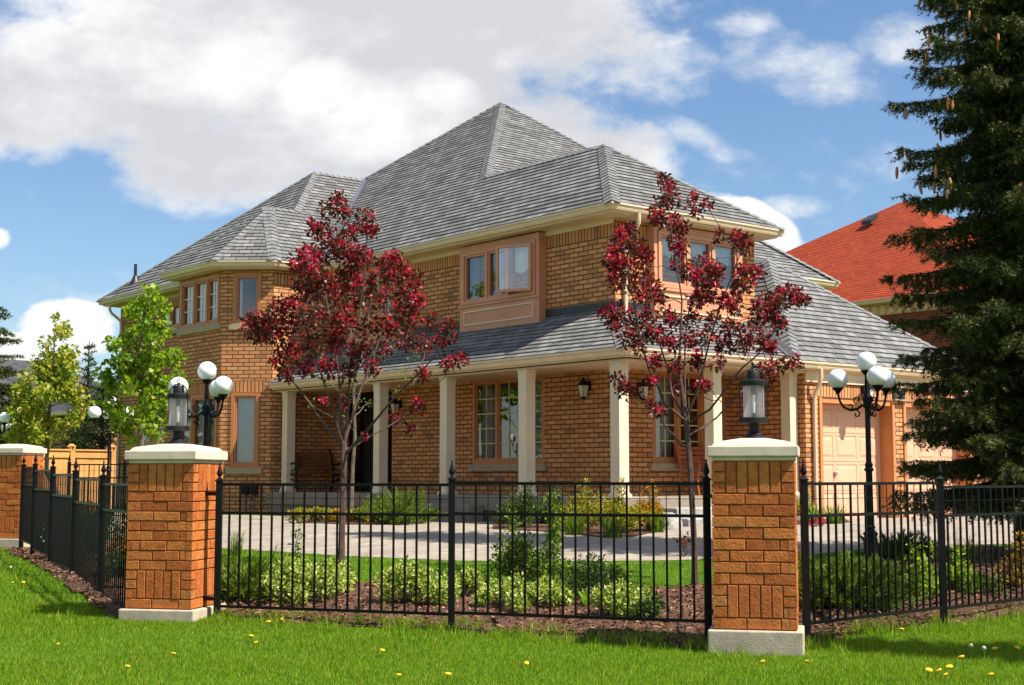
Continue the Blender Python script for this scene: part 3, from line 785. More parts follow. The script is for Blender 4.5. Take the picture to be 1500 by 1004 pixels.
roof_plane(r, [THp, VT, LR, LA_], pX)
roof_plane(r, [e(XL0, 38.6), LA_, LR, onL(X0, 38.6) + V3((2.5, 0, 0))], pX)
lroof = build(r, 'left_roof', M['shingle'], house)
r = MB()
TE2, TE1, TE0 = e(16.22, 28.68), e(XT0, 29.67), e(XT0, 32.5)
roof_plane(r, [TE2, e(X0, 28.68), VT, TP], pX)
roof_plane(r, [TE1, TE0, TP], (0, 1, 0)); roof_plane(r, [TE2, TP, TE1], V3(TE2) - V3(TE1))
roof_plane(r, [TE0, e(16.9, 32.5), THp, TP], pX)
troof = build(r, 'turret_roof', M['shingle'], house)
# porch and garage roof
ep = lambda x, y: V3((x, y, ZP))
PX0, PY0, ZT = 16.27, 16.93, 4.54
GX0, GX1 = 20.64, 27.05
GA = V3((23.85, 20.25, at_X(1123, 381, 23.85)[2])); gs = (GA[2] - ZP) / (GA[0] - GX0)
onG = lambda x, y: V3((x, y, ZP + gs * (x - GX0)))
vxe = GX0 + (ZT - ZP) / gs
r = MB()
roof_plane(r, [ep(PX0, PY0), ep(PX0, 29.0), V3((XW, 29.0, ZT)), V3((XW, YW, ZT))], (0, 1, 0))
roof_plane(r, [ep(PX0, PY0), ep(GX0, PY0), V3((vxe, YW, ZT)), V3((XW, YW, ZT))], pX)
proof = build(r, 'porch_roof', M['shingle'], house)
r = MB()
GR = V3((GA[0], 23.1, GA[2]))
roof_plane(r, [ep(GX0, PY0), GA, GR, onG(21.96, 23.1), onG(21.96, YW)], (0, 1, 0))
roof_plane(r, [ep(GX0, PY0), ep(GX1, PY0), GA], pX); roof_plane(r, [ep(GX1, PY0), ep(GX1, 23.1), GR, GA], (0, 1, 0))
groof = build(r, 'garage_roof', M['shingle'], house)
nLft = nrm3(e(X0, 20), e(X0, 22), WA); nFr = nrm3(e(X0, Y0r), e(X1, Y0r), WA); nRt = nrm3(e(X1, Y0r), e(X1, YM), WA)
nMf = nrm3(e(X0, YM), EC, PK); nMr = nrm3(EC, e(29.5, 39.2), PK2); nMb = nrm3(REAR, PK, PK2)
c_ = MB()
caps(c_, e(X0, Y0r), WA, nLft, nFr); caps(c_, e(X1, Y0r), WA, nFr, nRt); caps(c_, WA, VP, nLft, nRt, 0.14)
caps(c_, VP, PK, nLft, nMf); caps(c_, EC, PK2, nMf, nMr); caps(c_, REAR, PK, nLft, nMb); caps(c_, PK, PK2, nMf, nMb)
build(c_, 'ridge_cap', M['shingle_cap'], roof)
nHe = nrm3(e(XL0, 30), e(XL0, 36), LA_); nLr = nrm3(THp, VT, LR); nLb = nrm3(e(XL0, 38.6), LA_, LR)
c_ = MB(); caps(c_, THp, LA_, nHe, nLr); caps(c_, e(XL0, 38.6), LA_, nHe, nLb); caps(c_, LA_, LR, nLr, nLb, .14); build(c_, 'ridge_cap', M['shingle_cap'], lroof)
nT1 = nrm3(TE1, TE0, TP); nT2 = nrm3(TE2, TP, TE1)
nT3 = nrm3(TE0, e(16.9, 32.5), TP)
c_ = MB(); caps(c_, TE2, TP, nT2, nLr); caps(c_, TE1, TP, nT1, nT2); caps(c_, TP, THp, nLr, nT3, .12); caps(c_, TE0, TP, nT1, nT3, .12); build(c_, 'ridge_cap', M['shingle_cap'], troof)
c_ = MB(); caps(c_, ep(PX0, PY0), V3((XW, YW, ZT)), nrm3(ep(PX0, PY0), ep(PX0, 29), V3((XW, YW, ZT))), nrm3(ep(PX0, PY0), ep(GX0, PY0), V3((XW, YW, ZT)))); build(c_, 'ridge_cap', M['shingle_cap'], proof)
nG1 = nrm3(ep(GX0, PY0), GA, GR); nG2 = nrm3(ep(GX0, PY0), ep(GX1, PY0), GA); nG3 = nrm3(ep(GX1, PY0), ep(GX1, 23), GA)
c_ = MB(); caps(c_, ep(GX0, PY0) + unit(GA - ep(GX0, PY0)) * .3, GA, nG1, nG2); caps(c_, ep(GX1, PY0), GA, nG2, nG3, .13); caps(c_, GA, GR, nG1, nG3, .14); build(c_, 'ridge_cap', M['shingle_cap'], groof)
def valley(parent, a, b_, n1, n2, wd=0.11):
    a, b_ = V3(a), V3(b_); d = unit(b_ - a); s1 = unit(np.cross(d, n1)); s2 = unit(np.cross(d, n2))
    if s1 @ n2 < 0: s1 = -s1
    if s2 @ n1 < 0: s2 = -s2
    m = MB(); h = 0.03
    m.face([a + n1 * h, b_ + n1 * h, b_ + s1 * wd + n1 * h, a + s1 * wd + n1 * h]); m.face([a + n2 * h, a + s2 * wd + n2 * h, b_ + s2 * wd + n2 * h, b_ + n2 * h])
    build(m, 'valley_flashing', M['valley'], parent)
valley(lroof, V3((X0, 28.7, ZE)) + unit(LR - e(X0, 28.68)) * .1, LR, nLft, nLr)
nP2 = nrm3(ep(PX0, PY0), ep(GX0, PY0), V3((XW, YW, ZT)))
valley(groof, ep(GX0, PY0) + unit(V3((vxe, YW, ZT)) - ep(GX0, PY0)) * .12, V3((vxe, YW, ZT)), nG1, nP2)
# wall flashing on top of the porch roof
f = MB(); f.obox((XW - .002, 19.0 - .03, ZT - .04), (-.028, 0, 0), (0, 10.03, 0), (0, 0, .19)); f.obox((XW, YW - .002, ZT - .04), (3.2, 0, 0), (0, -.028, 0), (0, 0, .19))
build(f, 'wall_flashing', M['flash'], house)
vpt = at_X(198, 402, 16.9); vpt = at_X(198, 420, 16.6); zr = ZE + sH * (16.6 - XL0)
vp = MB(); yv = float(at_X(198, 416, 16.6)[1]); vp.lathe([(0.045, -.12), (0.045, .50), (0.0, .50)], (16.6, yv, zr), 12); vp.lathe([(0.16, -.09), (0.06, .16), (0.046, .165)], (16.6, yv, zr), 12)
build(vp, 'vent_pipe', M['flash'], lroof, smooth=True)

# --- eaves: gutter, soffit, frieze
GUT = [(0.0, 0.0), (0.0, -.125), (.07, -.125), (.088, -.085), (.085, -.06), (.118, -.03), (.118, 0.0), (.10, 0.004), (.10, -.02), (.012, -.02), (.012, 0.0)]
UP = [(22.0, 38.5), (16.17, 38.5), (16.17, 32.4), (15.19, 32.4), (15.19, 29.72), (16.26, 28.78), (17.57, 28.78), (17.57, 18.61), (22.23, 18.61), (22.23, 22.75), (29.4, 22.75), (29.4, 30)]
def eave(path, z, inset, frieze, nm):
    m = MB(); m.sweep(path, GUT, z); gut = build(m, 'gutter', M['cream'], house)
    m = MB(); m.sweep(path, [(-.004, -.005), (-.004, -.16), (-.03, -.16), (-.03, -.005)], z); build(m, 'fascia', M['cream'], house)
    m = MB(); m.sweep(path, [(-.03, -.15), (-inset - .02, -.15), (-inset - .02, -.17), (-.03, -.17)], z); build(m, 'soffit', M['soffit'], house)
    if frieze:
        m = MB(); m.sweep(path, [(-inset + .028, -.17), (-inset + .002, -.17), (-inset + .002, -.17 - frieze), (-inset + .028, -.17 - frieze)], z); build(m, 'frieze_board', M['cream'], house)
    return gut
eave(UP, ZE, 0.43, 0.10, 'upper')
PP = [(16.37, 28.98), (16.37, 17.03), (26.95, 17.03), (26.95, 23)]
eave(PP, ZP, 0.10, 0.0, 'porch')
# porch beam and ceiling
m = MB(); m.obox((16.45, 17.12, 3.365), (0.28, 0, 0), (0, 11.86, 0), (0, 0, .033)); m.obox((16.732, 17.12, 3.365), (4.46, 0, 0), (0, .28, 0), (0, 0, .033)); build(m, 'porch_beam', M['soffit'], house)
m = MB(); m.obox((16.40, 17.06, 3.40), (0, 11.9, 0), (1.62, 0, 0), (0, 0, .03)); m.obox((18.0, 17.06, 3.404), (0, 1.95, 0), (3.2, 0, 0), (0, 0, .03)); build(m, 'porch_ceiling', M['soffit'], house)
for px, py in ((737, 546), (858, 535)):
    p = at_X(px, py, 17.3); m = MB(); m.lathe([(0.06, 3.398), (0.055, 3.385), (0.0, 3.383)], (17.3, p[1], 0), 14); build(m, 'ceiling_light', M['cream'], house, smooth=True)
m = MB(); m.obox((21.2, 17.10, 3.20), (5.95, 0, 0), (0, .046, 0), (0, 0, .22)); build(m, 'frieze_board', M['cream'], house)
# columns
def column(x, y):
    m = MB(); z0, z1 = FLOOR, 3.365; s_ = .225
    m.box((x, y, (z0 + z1) / 2), (s_, s_, z1 - z0 - .01)); c = build(m, 'column', M['column'], house, bevel=0.006)
    m = MB(); m.frustum((x, y), z0 + .001, (s_ + .07,) * 2, z0 + .055, (s_ + .066,) * 2); m.frustum((x, y), z0 + .055, (s_ + .04,) * 2, z0 + .085, (s_ + .012,) * 2); build(m, 'column_base', M['column'], c, bevel=.004)
    m = MB(); m.frustum((x, y), z1 - .16, (s_ + .012,) * 2, z1 - .035, (s_ + .014,) * 2); m.frustum((x, y), z1 - .035, (s_ + .03,) * 2, z1 - .001, (s_ + .05,) * 2); build(m, 'column_capital', M['column'], c, bevel=.004)
for x, y in ((16.6, 17.44), (16.6, 19.92), (16.6, 22.38), (16.6, 24.75), (16.62, 28.62), (18.95, 17.44), (21.06, 17.42)): column(x, y)
# porch floor and steps
m = MB(); m.obox((16.25, 17.05, 0.76), (1.75, 0, 0), (0, 11.94, 0), (0, 0, .28)); m.obox((18.001, 17.05, 0.76), (3.19, 0, 0), (0, 1.95, 0), (0, 0, .279)); build(m, 'porch_floor', M['porchstone'], house, bevel=.012)
m = MB(); m.obox((16.32, 17.12, 0.2), (1.6, 0, 0), (0, 11.85, 0), (0, 0, .555)); m.obox((17.93, 17.12, 0.2), (3.25, 0, 0), (0, 1.8, 0), (0, 0, .553)); build(m, 'porch_foundation', M['porchstone'], house)
for k in range(2):
    m = MB(); dx = .36 * (k + 1); zt = FLOOR - .16 * (k + 1); m.obox((16.245 - dx, 20.75 - .1 * k, .1), (dx if k == 0 else .355, 0, 0), (0, 2.35 + .35 * k, 0), (0, 0, zt - .1)); build(m, 'porch_step', M['porchstone'], house, bevel=.015)
for k in range(2):
    m = MB(); dy = .36 * (k + 1); zt = FLOOR - .17 * (k + 1); m.obox((17.2 - .1 * k, 17.045 - dy, .1), (1.9 + .2 * k, 0, 0), (0, dy if k == 0 else .355, 0), (0, 0, zt - .1)); build(m, 'porch_step', M['stepstone'], house, bevel=.03)
m = MB(); m.obox((16.3, 28.4, .5), (.6, 0, 0), (0, .55, 0), (0, 0, .28)); build(m, 'landing_stone', M['porchstone'], house, bevel=.02)
# entry
m = MB(); m.obox((XW + .12, 28.3, FLOOR), (0, -1.92, 0), (.06, 0, 0), (0, 0, 2.32)); dr_ = build(m, 'front_door', M['door'], house)
m = MB()
for y in (28.28, 27.82, 26.86): m.obox((XW + .06, y, FLOOR), (0, -.06, 0), (.07, 0, 0), (0, 0, 2.28))
m.obox((XW + .06, 28.28, 3.27), (0, -1.88, 0), (.07, 0, 0), (0, 0, .07)); build(m, 'door_frame', M['black'], dr_)
m = MB()
for y0 in (27.72, 27.36):
    for z0, z1 in ((1.2, 1.8), (1.9, 3.1)): m.obox((XW + .105, y0, z0), (0, -.28, 0), (.015, 0, 0), (0, 0, z1 - z0))
build(m, 'door_panel', M['door'], dr_, bevel=.01)
for y in (28.2, 26.78): m = MB(); m.obox((XW + .10, y, 1.3), (0, -.34, 0), (.012, 0, 0), (0, 0, 1.9)); build(m, 'sidelight', M['glass'], dr_)
m = MB(); m.tube([(XW + .08, 27.0, 1.9), (XW + .05, 27.0, 1.88), (XW + .05, 27.0, 1.65), (XW + .08, 27.0, 1.62)], .012); build(m, 'handle', M['chrome'], dr_, smooth=True)
# garage doors
for (a0, a1, z0, z1) in gd:
    m = MB(); yb = 17.15 + .36; xa, xb = 21.2 + a0, 21.2 + a1
    jw = .10
    m.obox((xa + .002, 17.16, z0), (.06, 0, 0), (0, .40, 0), (0, 0, z1 - z0 - .002)); m.obox((xb - .002, 17.16, z0), (-.06, 0, 0), (0, .40, 0), (0, 0, z1 - z0 - .002)); m.obox((xa + .062, 17.16, z1 - .10), (xb - xa - .124, 0, 0), (0, .40, 0), (0, 0, .098))
    m.obox((xa - .02, 17.12, z0), (.08, 0, 0), (0, .035, 0), (0, 0, z1 - z0)); m.obox((xb + .02, 17.12, z0), (-.08, 0, 0), (0, .035, 0), (0, 0, z1 - z0))
    jb = build(m, 'garage_door_jamb', M['jamb'], house)
    m = MB(); dx0, dx1, dz0, dz1 = xa + .062, xb - .062, z0 + .01, z1 - .10; m.obox((dx0, yb - .06, dz0), (dx1 - dx0, 0, 0), (0, .05, 0), (0, 0, dz1 - dz0))
    rows, cols = 4, 3; W_, H_ = (dx1 - dx0) / cols, (dz1 - dz0) / rows
    for i in range(rows):
        m.obox((dx0, yb - .068, dz0 + i * H_ + .006), (dx1 - dx0, 0, 0), (0, .008, 0), (0, 0, .05)); m.obox((dx0, yb - .068, dz0 + (i + 1) * H_ - .056), (dx1 - dx0, 0, 0), (0, .008, 0), (0, 0, .05))
        for j in range(cols + 1): m.obox((min(max(dx0 + j * W_ - .04, dx0), dx1 - .05), yb - .0675, dz0 + i * H_ + .056), (.08 if 0 < j < cols else .05, 0, 0), (0, .0075, 0), (0, 0, H_ - .112))
        for j in range(cols):
            cx, cz = dx0 + (j + .5) * W_, dz0 + (i + .5) * H_
            A = [(cx + sx_ * (W_ / 2 - .085), yb - .061, cz + sz_ * (H_ / 2 - .10)) for sx_, sz_ in ((-1, -1), (1, -1), (1, 1), (-1, 1))]
            B = [(cx + sx_ * (W_ / 2 - .125), yb - .073, cz + sz_ * (H_ / 2 - .14)) for sx_, sz_ in ((-1, -1), (1, -1), (1, 1), (-1, 1))]
            for q_ in range(4): m.face([A[q_], A[(q_ + 1) % 4], B[(q_ + 1) % 4], B[q_]])
            m.face(B)
    gdo = build(m, 'garage_door', M['peach'], house)
    m = MB(); hx = dx0 + W_ * 1.0; hz = dz0 + H_ * 1.62; m.lathe([(.035, -.02), (.035, .01), (0, .012)], (hx, yb - .085, hz), 10); m.tube([(hx, yb - .09, hz), (hx + .10, yb - .10, hz + .02)], .014); m.tube([(hx, yb - .09, hz), (hx, yb - .09, hz - .12)], .012); build(m, 'handle', M['chrome'], gdo, smooth=True)
# wall lanterns
def wall_lantern(p, n):
    n = unit(n); s_ = np.cross([0, 0, 1.0], n); p = V3(p)
    m = MB(); m.obox(p - s_ * .05 + V3((0, 0, -.09)) + n * .001, s_ * .10, n * .03, V3((0, 0, .18)))
    c = p + n * .15; m.tube([p + n * .03, p + n * .09 + V3((0, 0, .05)), c + V3((0, 0, .04))], .014)
    ro = math.atan2(n[1], n[0])
    m.frustum(c, c[2] + .02, (.17, .17), c[2] + .10, (.05, .05), ro); m.frustum(c, c[2] - .0, (.18, .18), c[2] + .02, (.18, .18), ro); m.lathe([(.022, .10), (.03, .125), (.012, .15), (.0, .165)], c, 8)
    m.frustum(c, c[2] - .26, (.03, .03), c[2] - .215, (.10, .10), ro)
    for i, j in ((-1, -1), (1, -1), (1, 1), (-1, 1)):
        f_ = lambda h, z: c + (n * i + s_ * j) * h + V3((0, 0, z)); m.tube([f_(.048, -.215), f_(.08, 0.0)], .008, 4)
    L = build(m, 'wall_lantern', M['black'], house)
    m = MB(); m.frustum(c, c[2] - .213, (.085, .085), c[2] - .002, (.145, .145), ro); build(m, 'lantern_glass', M['frost'], L)
wall_lantern((XW, 19.74, 3.12), (-1, 0, 0)); wall_lantern((18.58, YW, 3.08), (0, -1, 0)); wall_lantern((XW, 26.05, 3.02), (-1, 0, 0)); wall_lantern((22.97, 17.13, 3.12), (0, -1, 0))
# house number plaque over the garage pier
m = MB(); pc = V3((24.15, 17.135, 3.02)); ring = [(-.19, -.06), (.19, -.06), (.19, .12), (.14, .16)] + [(.13 * math.cos(a), .16 + .13 * math.sin(a)) for a in np.linspace(0.15, math.pi - .15, 9)] + [(-.14, .16), (-.19, .12)]
F_ = [pc + V3((x, -.03, z)) for x, z in ring]; B_ = [pc + V3((x, 0, z)) for x, z in ring]
m.face(F_); [m.face([F_[(i + 1) % len(ring)], F_[i], B_[i], B_[(i + 1) % len(ring)]]) for i in range(len(ring))]
pq = build(m, 'house_plaque', M['plaque'], house)
m = MB(); m.tube([pc + V3((.05 * math.cos(a), -.033, .17 + .05 * math.sin(a))) for a in np.linspace(0, 6.283, 13)], .006, 5)
for k in range(7): m.obox(pc + V3((-.13 + k * .038, -.036, .0)), (.024, 0, 0), (0, .005, 0), (0, 0, .022))
build(m, 'plaque_mark', M['plaquemark'], pq)
m = MB(); m.obox((23.95, 17.06, 2.93), (.42, 0, 0), (0, .085, 0), (0, 0, .03)); build(m, 'plaque_ledge', M['sillstone'], house)
# downspouts
def spout(pts, nm='downspout'):
    m = MB(); m.tube(pts, .042, 8); build(m, nm, M['cream'], house, smooth=True)
def dsp(x, y, zt, n, zb, off):
    n = unit(n); p = V3((x, y, 0)); o = p + n * off
    spout([o + V3((0, 0, zt)), o + V3((0, 0, zt - .18)), o * .85 + p * .15 + n * .0 + V3((0, 0, zt - .28)), p + n * .075 + V3((0, 0, zt - .47)), p + n * .05 + V3((0, 0, zt - .60)), p + n * .05 + V3((0, 0, zb))])
dsp(18.22, YW, ZE - .12, (0, -1, 0), 4.45, .42)
dsp(21.42, 17.15, ZP - .12, (0, -1, 0), .62, .22)
dsp(16.6, 38.05, ZE - .12, (-1, 0, 0), .4, .40)
# meters on the turret
for px, py, w_, h_ in ((360, 716, .17, .26), (373, 716, .17, .26), (388, 726, .12, .3)):
    m = MB()
    if px < 380:
        p = V3(at_X(px, py, 0.0 + 15.9)); s2 = TB[0] + TB[1]; r_ = ray(px, py); p = r_ * (s2 / (r_[0] + r_[1])) + V3((0, 0, EYE)); nn = unit([-1, -1, 0])
    else: p = V3(at_Y(395 + 6, py, 29.0)); nn = unit([0, -1, 0])
    uu = np.cross([0, 0, 1.0], nn); m.obox(p - uu * w_ / 2 + nn * .003 - V3((0, 0, h_ / 2)), uu * w_, nn * .12, V3((0, 0, h_)))
    mo = build(m, 'meter_box', M['black'] if px < 380 else M['grey'], house, bevel=.01)
    m = MB(); m.tube([p + nn * .06 - V3((0, 0, h_ / 2)), p + nn * .05 - V3((0, 0, h_ / 2 + .55))], .022); build(m, 'conduit', M['grey'], mo)

# ------------------------------------------------------------------ pillars, lanterns, iron fences
M['pbrick'] = None
pm_, t, b, o_ = newmat('pillar_brick')
ge = t.new('ShaderNodeNewGeometry').outputs['Random Per Island']
g = t.new('ShaderNodeTexCoord').outputs['Object']
c1 = t.ramp(ge, [(0, (0.38, 0.098, 0.019)), (0.4, (0.50, 0.138, 0.027)), (0.85, (0.56, 0.180, 0.038)), (1, (0.44, 0.18, 0.05))])
c1 = t.mix(0.8, c1, t.ramp(t.noise(g, 17.0, 6, 0.7), [(0.28, (0.55, 0.5, 0.48)), (0.55, (1.05, 1.02, 1.0)), (0.75, (1.25, 1.3, 1.4))]), 'MULTIPLY')
c1 = t.mix(t.smooth(t.noise(g, 5.0, 4, 0.6), 0.66, 0.80), c1, (0.24, 0.14, 0.055))
t.l.new(c1, b.inputs['Base Color']); b.inputs['Roughness'].default_value = 0.8; b.inputs['Specular IOR Level'].default_value = 0.3
bn = t.new('ShaderNodeBump'); bn.inputs['Strength'].default_value = 0.9; bn.inputs['Distance'].default_value = 0.008
vor = t.new('ShaderNodeTexVoronoi'); vor.inputs['Scale'].default_value = 48.0; vor.feature = 'SMOOTH_F1'; t.l.new(g, vor.inputs['Vector'])
t.l.new(t.m('ADD', t.noise(g, 55.0, 6, 0.7), t.m('MULTIPLY', vor.outputs['Distance'], 0.6)), bn.inputs['Height']); t.l.new(bn.outputs[0], b.inputs['Normal'])
M['pbrick'] = pm_
M['pmortar'] = plain('pillar_mortar', (0.20, 0.085, 0.035), 0.95, 0.2, 20.0)
def brick_pillar(lat, d, label, zb, tilt=12.3, step=False):
    cen = LD(lat, d, zb); rot = YAW - math.pi / 2 - math.radians(tilt)
    T = thing('brick_pillar', cen, label, 'brick pillar', 'brick gate pillars with stone caps'); T.rotation_euler = (0, 0, rot)
    hb, bs = .655, .19
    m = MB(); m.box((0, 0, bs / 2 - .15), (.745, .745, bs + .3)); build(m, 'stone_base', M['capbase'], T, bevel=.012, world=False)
    zt = bs + 1.335
    m = MB(); m.box((0, 0, (bs + zt) / 2), (hb - .024, hb - .024, zt - bs - .002)); sh = build(m, 'mortar_core', M['pmortar'], T, world=False)
    # individual bricks on the four faces
    m = MB(); h = .0795; j = .0105; L = .2555; half = hb / 2; rr = random.Random(int(lat * 100))
    def br_(side, u0, u1, z0, z1):
        dx = rr.uniform(-.0025, .0025); dpt = .06
        # face-local: u along, depth outwards
        a = side * math.pi / 2; ux, uy = math.cos(a), math.sin(a); nx, ny = math.sin(a), -math.cos(a)
        be = .0035
        def P(u, dd, z): return (ux * u + nx * dd, uy * u + ny * dd, z)
        o = half + dx
        q0 = [P(u0, o - be, z0), P(u1, o - be, z0), P(u1, o - be, z1), P(u0, o - be, z1)]
        q1 = [P(u0 + be, o, z0 + be), P(u1 - be, o, z0 + be), P(u1 - be, o, z1 - be), P(u0 + be, o, z1 - be)]
        qb = [P(u0, o - dpt, z0), P(u1, o - dpt, z0), P(u1, o - dpt, z1), P(u0, o - dpt, z1)]
        m.ringloft([qb, q0, q1], 0, True)
    for side in range(4):
        z = bs + j
        # header course, soldier course, nine stretcher courses, soldier course
        def course(z, ph):
            u = -half + .0; first = [.5, 1.0][ph]
            xs = [-half]; x = -half + (L * first if ph else L * .5)
            while x < half - .03: xs.append(x); x += L + j
            xs.append(half + j)
            for i in range(len(xs) - 1):
                a_, b_ = xs[i] + (j if i else 0), xs[i + 1]
                b_ = min(b_, half) if i == len(xs) - 2 else b_
                if b_ - a_ > .03: br_(side, a_, b_, z, z + h)
        def soldiers(z):
            e_ = .105; zz = z
            for k in range(3):
                br_(side, -half, -half + e_, zz, zz + h - .004); br_(side, half - e_, half, zz, zz + h - .004); zz += h - .004 + j
            n_ = 5; wd = (hb - 2 * e_ - 2 * j - (n_ - 1) * j) / n_; u = -half + e_ + j
            for k in range(n_): br_(side, u, u + wd, z, z + 3 * (h - .004) + 2 * j); u += wd + j
        course(z, 1); z += h + j
        soldiers(z); z += 3 * (h - .004) + 2 * j + j
        k = 0
        while z + h + 3 * (h - .004) + 3 * j < zt + .03: course(z, k % 2); z += h + j; k += 1
        soldiers(z)
    build(m, 'brick_facing', M['pbrick'], T, world=False)
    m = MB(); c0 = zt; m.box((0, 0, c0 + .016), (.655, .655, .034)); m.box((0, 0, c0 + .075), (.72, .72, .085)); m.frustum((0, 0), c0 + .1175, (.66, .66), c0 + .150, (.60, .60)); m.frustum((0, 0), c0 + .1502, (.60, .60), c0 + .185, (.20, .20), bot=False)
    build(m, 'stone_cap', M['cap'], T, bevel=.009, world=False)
    return T, zb + c0 + .185, cen
PR, ztR, cR = brick_pillar(1.99, 11.52, 'nearest brick pillar, right of the centre fence, with a black lantern on its stone cap', 0.0)
PL, ztL, cL = brick_pillar(-3.18, 13.33, 'corner brick pillar left of the centre fence, seen on two faces, with a black lantern on its cap', -0.005)
PF, ztF, cF = brick_pillar(-8.12, 22.95, 'far brick pillar at the left edge without any lantern', 0.215)

def lantern(c, ang, label):
    T = thing('pillar_lantern', c, label, 'lantern', 'black cylinder lanterns on the pillars'); T.rotation_euler = (0, 0, ang)
    K = M['lanternblack']
    m = MB(); m.lathe([(.082, -.02), (.082, .010), (.075, .016), (.075, .028), (.064, .034), (.050, .05), (.042, .07), (.040, .13), (.0, .13)], n=24); build(m, 'base', K, T, True, world=False)
    m = MB(); m.lathe([(.0, .125), (.112, .125), (.116, .13), (.116, .165), (.108, .172), (.0, .172)], n=28); build(m, 'lower_ring', K, T, True, world=False)
    m = MB(); m.lathe([(.086, .165), (.086, .47)], n=28, caps=False); build(m, 'glass', M['lampglass'], T, True, world=False)
    m = MB(); m.lathe([(.089, .432), (.106, .432), (.108, .438), (.108, .472), (.095, .482), (.055, .486), (.052, .55), (.048, .556), (.0, .558)], n=28); m.lathe([(.022, .36), (.022, .47)], n=12); build(m, 'top_cap', K, T, True, world=False)
    m = MB(); m.lathe([(.015, .17), (.015, .20), (.02, .205)], n=12); build(m, 'bulb_holder', K, T, True, world=False)
    m = MB(); m.lathe([(.0, .20), (.011, .21), (.0125, .24), (.0125, .385), (.008, .40)], n=12); build(m, 'bulb', M['bulb'], T, True, world=False)
    m = MB()
    path = [(.116, 0, .145), (.118, 0, .45)] + [(.118 * math.cos(a), 0, .45 + .125 * math.sin(a)) for a in np.linspace(0.15, math.pi - .15, 14)] + [(-.118, 0, .45), (-.116, 0, .145)]
    m.tube(path, .0055, 6); 
    for s_ in (-1, 1): m.lathe([(.012, -.01), (.012, .01)], (s_ * .118, 0, .15), 8)
    build(m, 'bail_handle', K, T, True, world=False)
    m = MB(); m.tube([(0.0, .019 * math.cos(a), .598 + .019 * math.sin(a)) for a in np.linspace(0, 2 * math.pi, 16)], .005, 6); m.lathe([(.02, .556), (.012, .572), (.006, .582)], n=10); build(m, 'hanging_loop', K, T, True, world=False)
    return T
M['bulb'] = plain('bulb_glass', (0.95, 0.93, 0.88), 0.25, 0.03, 3.0)
lantern((cR[0], cR[1], ztR), YAW - math.pi / 2 + .15, 'black lantern with thin wire bail on the right brick pillar, crab apple behind')
lantern((cL[0], cL[1], ztL), YAW - math.pi / 2 - .5, 'black lantern on the corner pillar, white globe lamps behind it')

FG = 'black iron fence runs'
def post_parts(m, f, p, ztop, zbot):
    m.box((p[0], p[1], (ztop + zbot) / 2), (.058, .058, ztop - zbot), rot=YAW)
    m.frustum(p, ztop, (.075, .075), ztop + .012, (.075, .075), YAW); m.frustum(p, ztop + .012, (.066, .066), ztop + .03, (.03, .03), YAW)
    f.lathe([(.012, .028), (.016, .034), (.012, .042), (.027, .062), (.029, .072), (.020, .10), (.011, .135), (.006, .15), (.010, .158), (.007, .17), (.0, .174)], (p[0], p[1], ztop), 10)
def fence_run(name, pts, tops, gaps, label, post_at, z_low, sp=.114, pw=.008):
    A = [LD(*q) for q in pts]
    T = thing(name, (A[0][0], A[0][1], float(gz(A[0][0], A[0][1]))), label, 'iron fence', FG)
    for i in post_at:
        p = A[i]; zt = max(tops[max(0, i - 1)], tops[min(i, len(tops) - 1)]) + .03
        m, f = MB(), MB(); post_parts(m, f, p, zt, float(gz(p[0], p[1])) - .05); po = build(m, 'fence_post', M['black'], T, bevel=.003); build(f, 'finial', M['black'], po, smooth=True)
    for i in range(len(A) - 1):
        a, b_ = A[i], A[i + 1]; zt = tops[i]; d = unit(V3((b_[0] - a[0], b_[1] - a[1], 0))); L = np.linalg.norm((b_ - a)[:2]); nn = np.cross(d, [0, 0, 1.0])
        zb, zm = z_low[i], zt - .265
        m = MB(); e_ = .03
        def rail(z, h, w_): m.obox(V3((a[0], a[1], z - h / 2)) + d * e_ - nn * w_ / 2, d * (L - 2 * e_), nn * w_, V3((0, 0, h)))
        rail(zt, .026, .026); rail(zm, .026, .026); rail(zb, .026, .026); rail(zt - .125, .005, .005)
        n_ = int(round(L / sp)); 
        for k in range(1, n_):
            q = a + d * (L * k / n_); top = (zt if k % 2 == 0 else zm)
            m.obox(V3((q[0], q[1], zb)) - d * pw - nn * pw, d * pw * 2, nn * pw * 2, V3((0, 0, top - zb)))
            if k % 2: m.obox(V3((q[0], q[1], zm)) - d * .003 - nn * .003, d * .006, nn * .006, V3((0, 0, zt - zm)))
        build(m, 'fence_panel', M['black'], T)
    return T
FL = [(-2.74, 13.18), (-.53, 12.40), (1.61, 11.65)]
fence_run('iron_fence', FL, [1.325, 1.338], 0, 'black iron fence between the two lantern pillars in front of the house', (0, 1, 2), [.20, .215])
FRp = [(2.41, 11.62), (3.97, 13.05), (5.56, 14.5), (7.1, 15.95)]
fence_run('iron_fence', FRp, [1.338, 1.30, 1.30], 0, 'black iron fence going right from the nearest pillar past the spruce', (0, 1, 2, 3), [.20, .19, .2])
fence_run('iron_fence', LFE, [1.318, 1.362, 1.42, 1.48, 1.535], 0, 'black iron fence stepping up from the corner pillar to the far pillar', (1, 2, 3, 4, 5), [.17, .225, .28, .34, .40], pw=.0067)
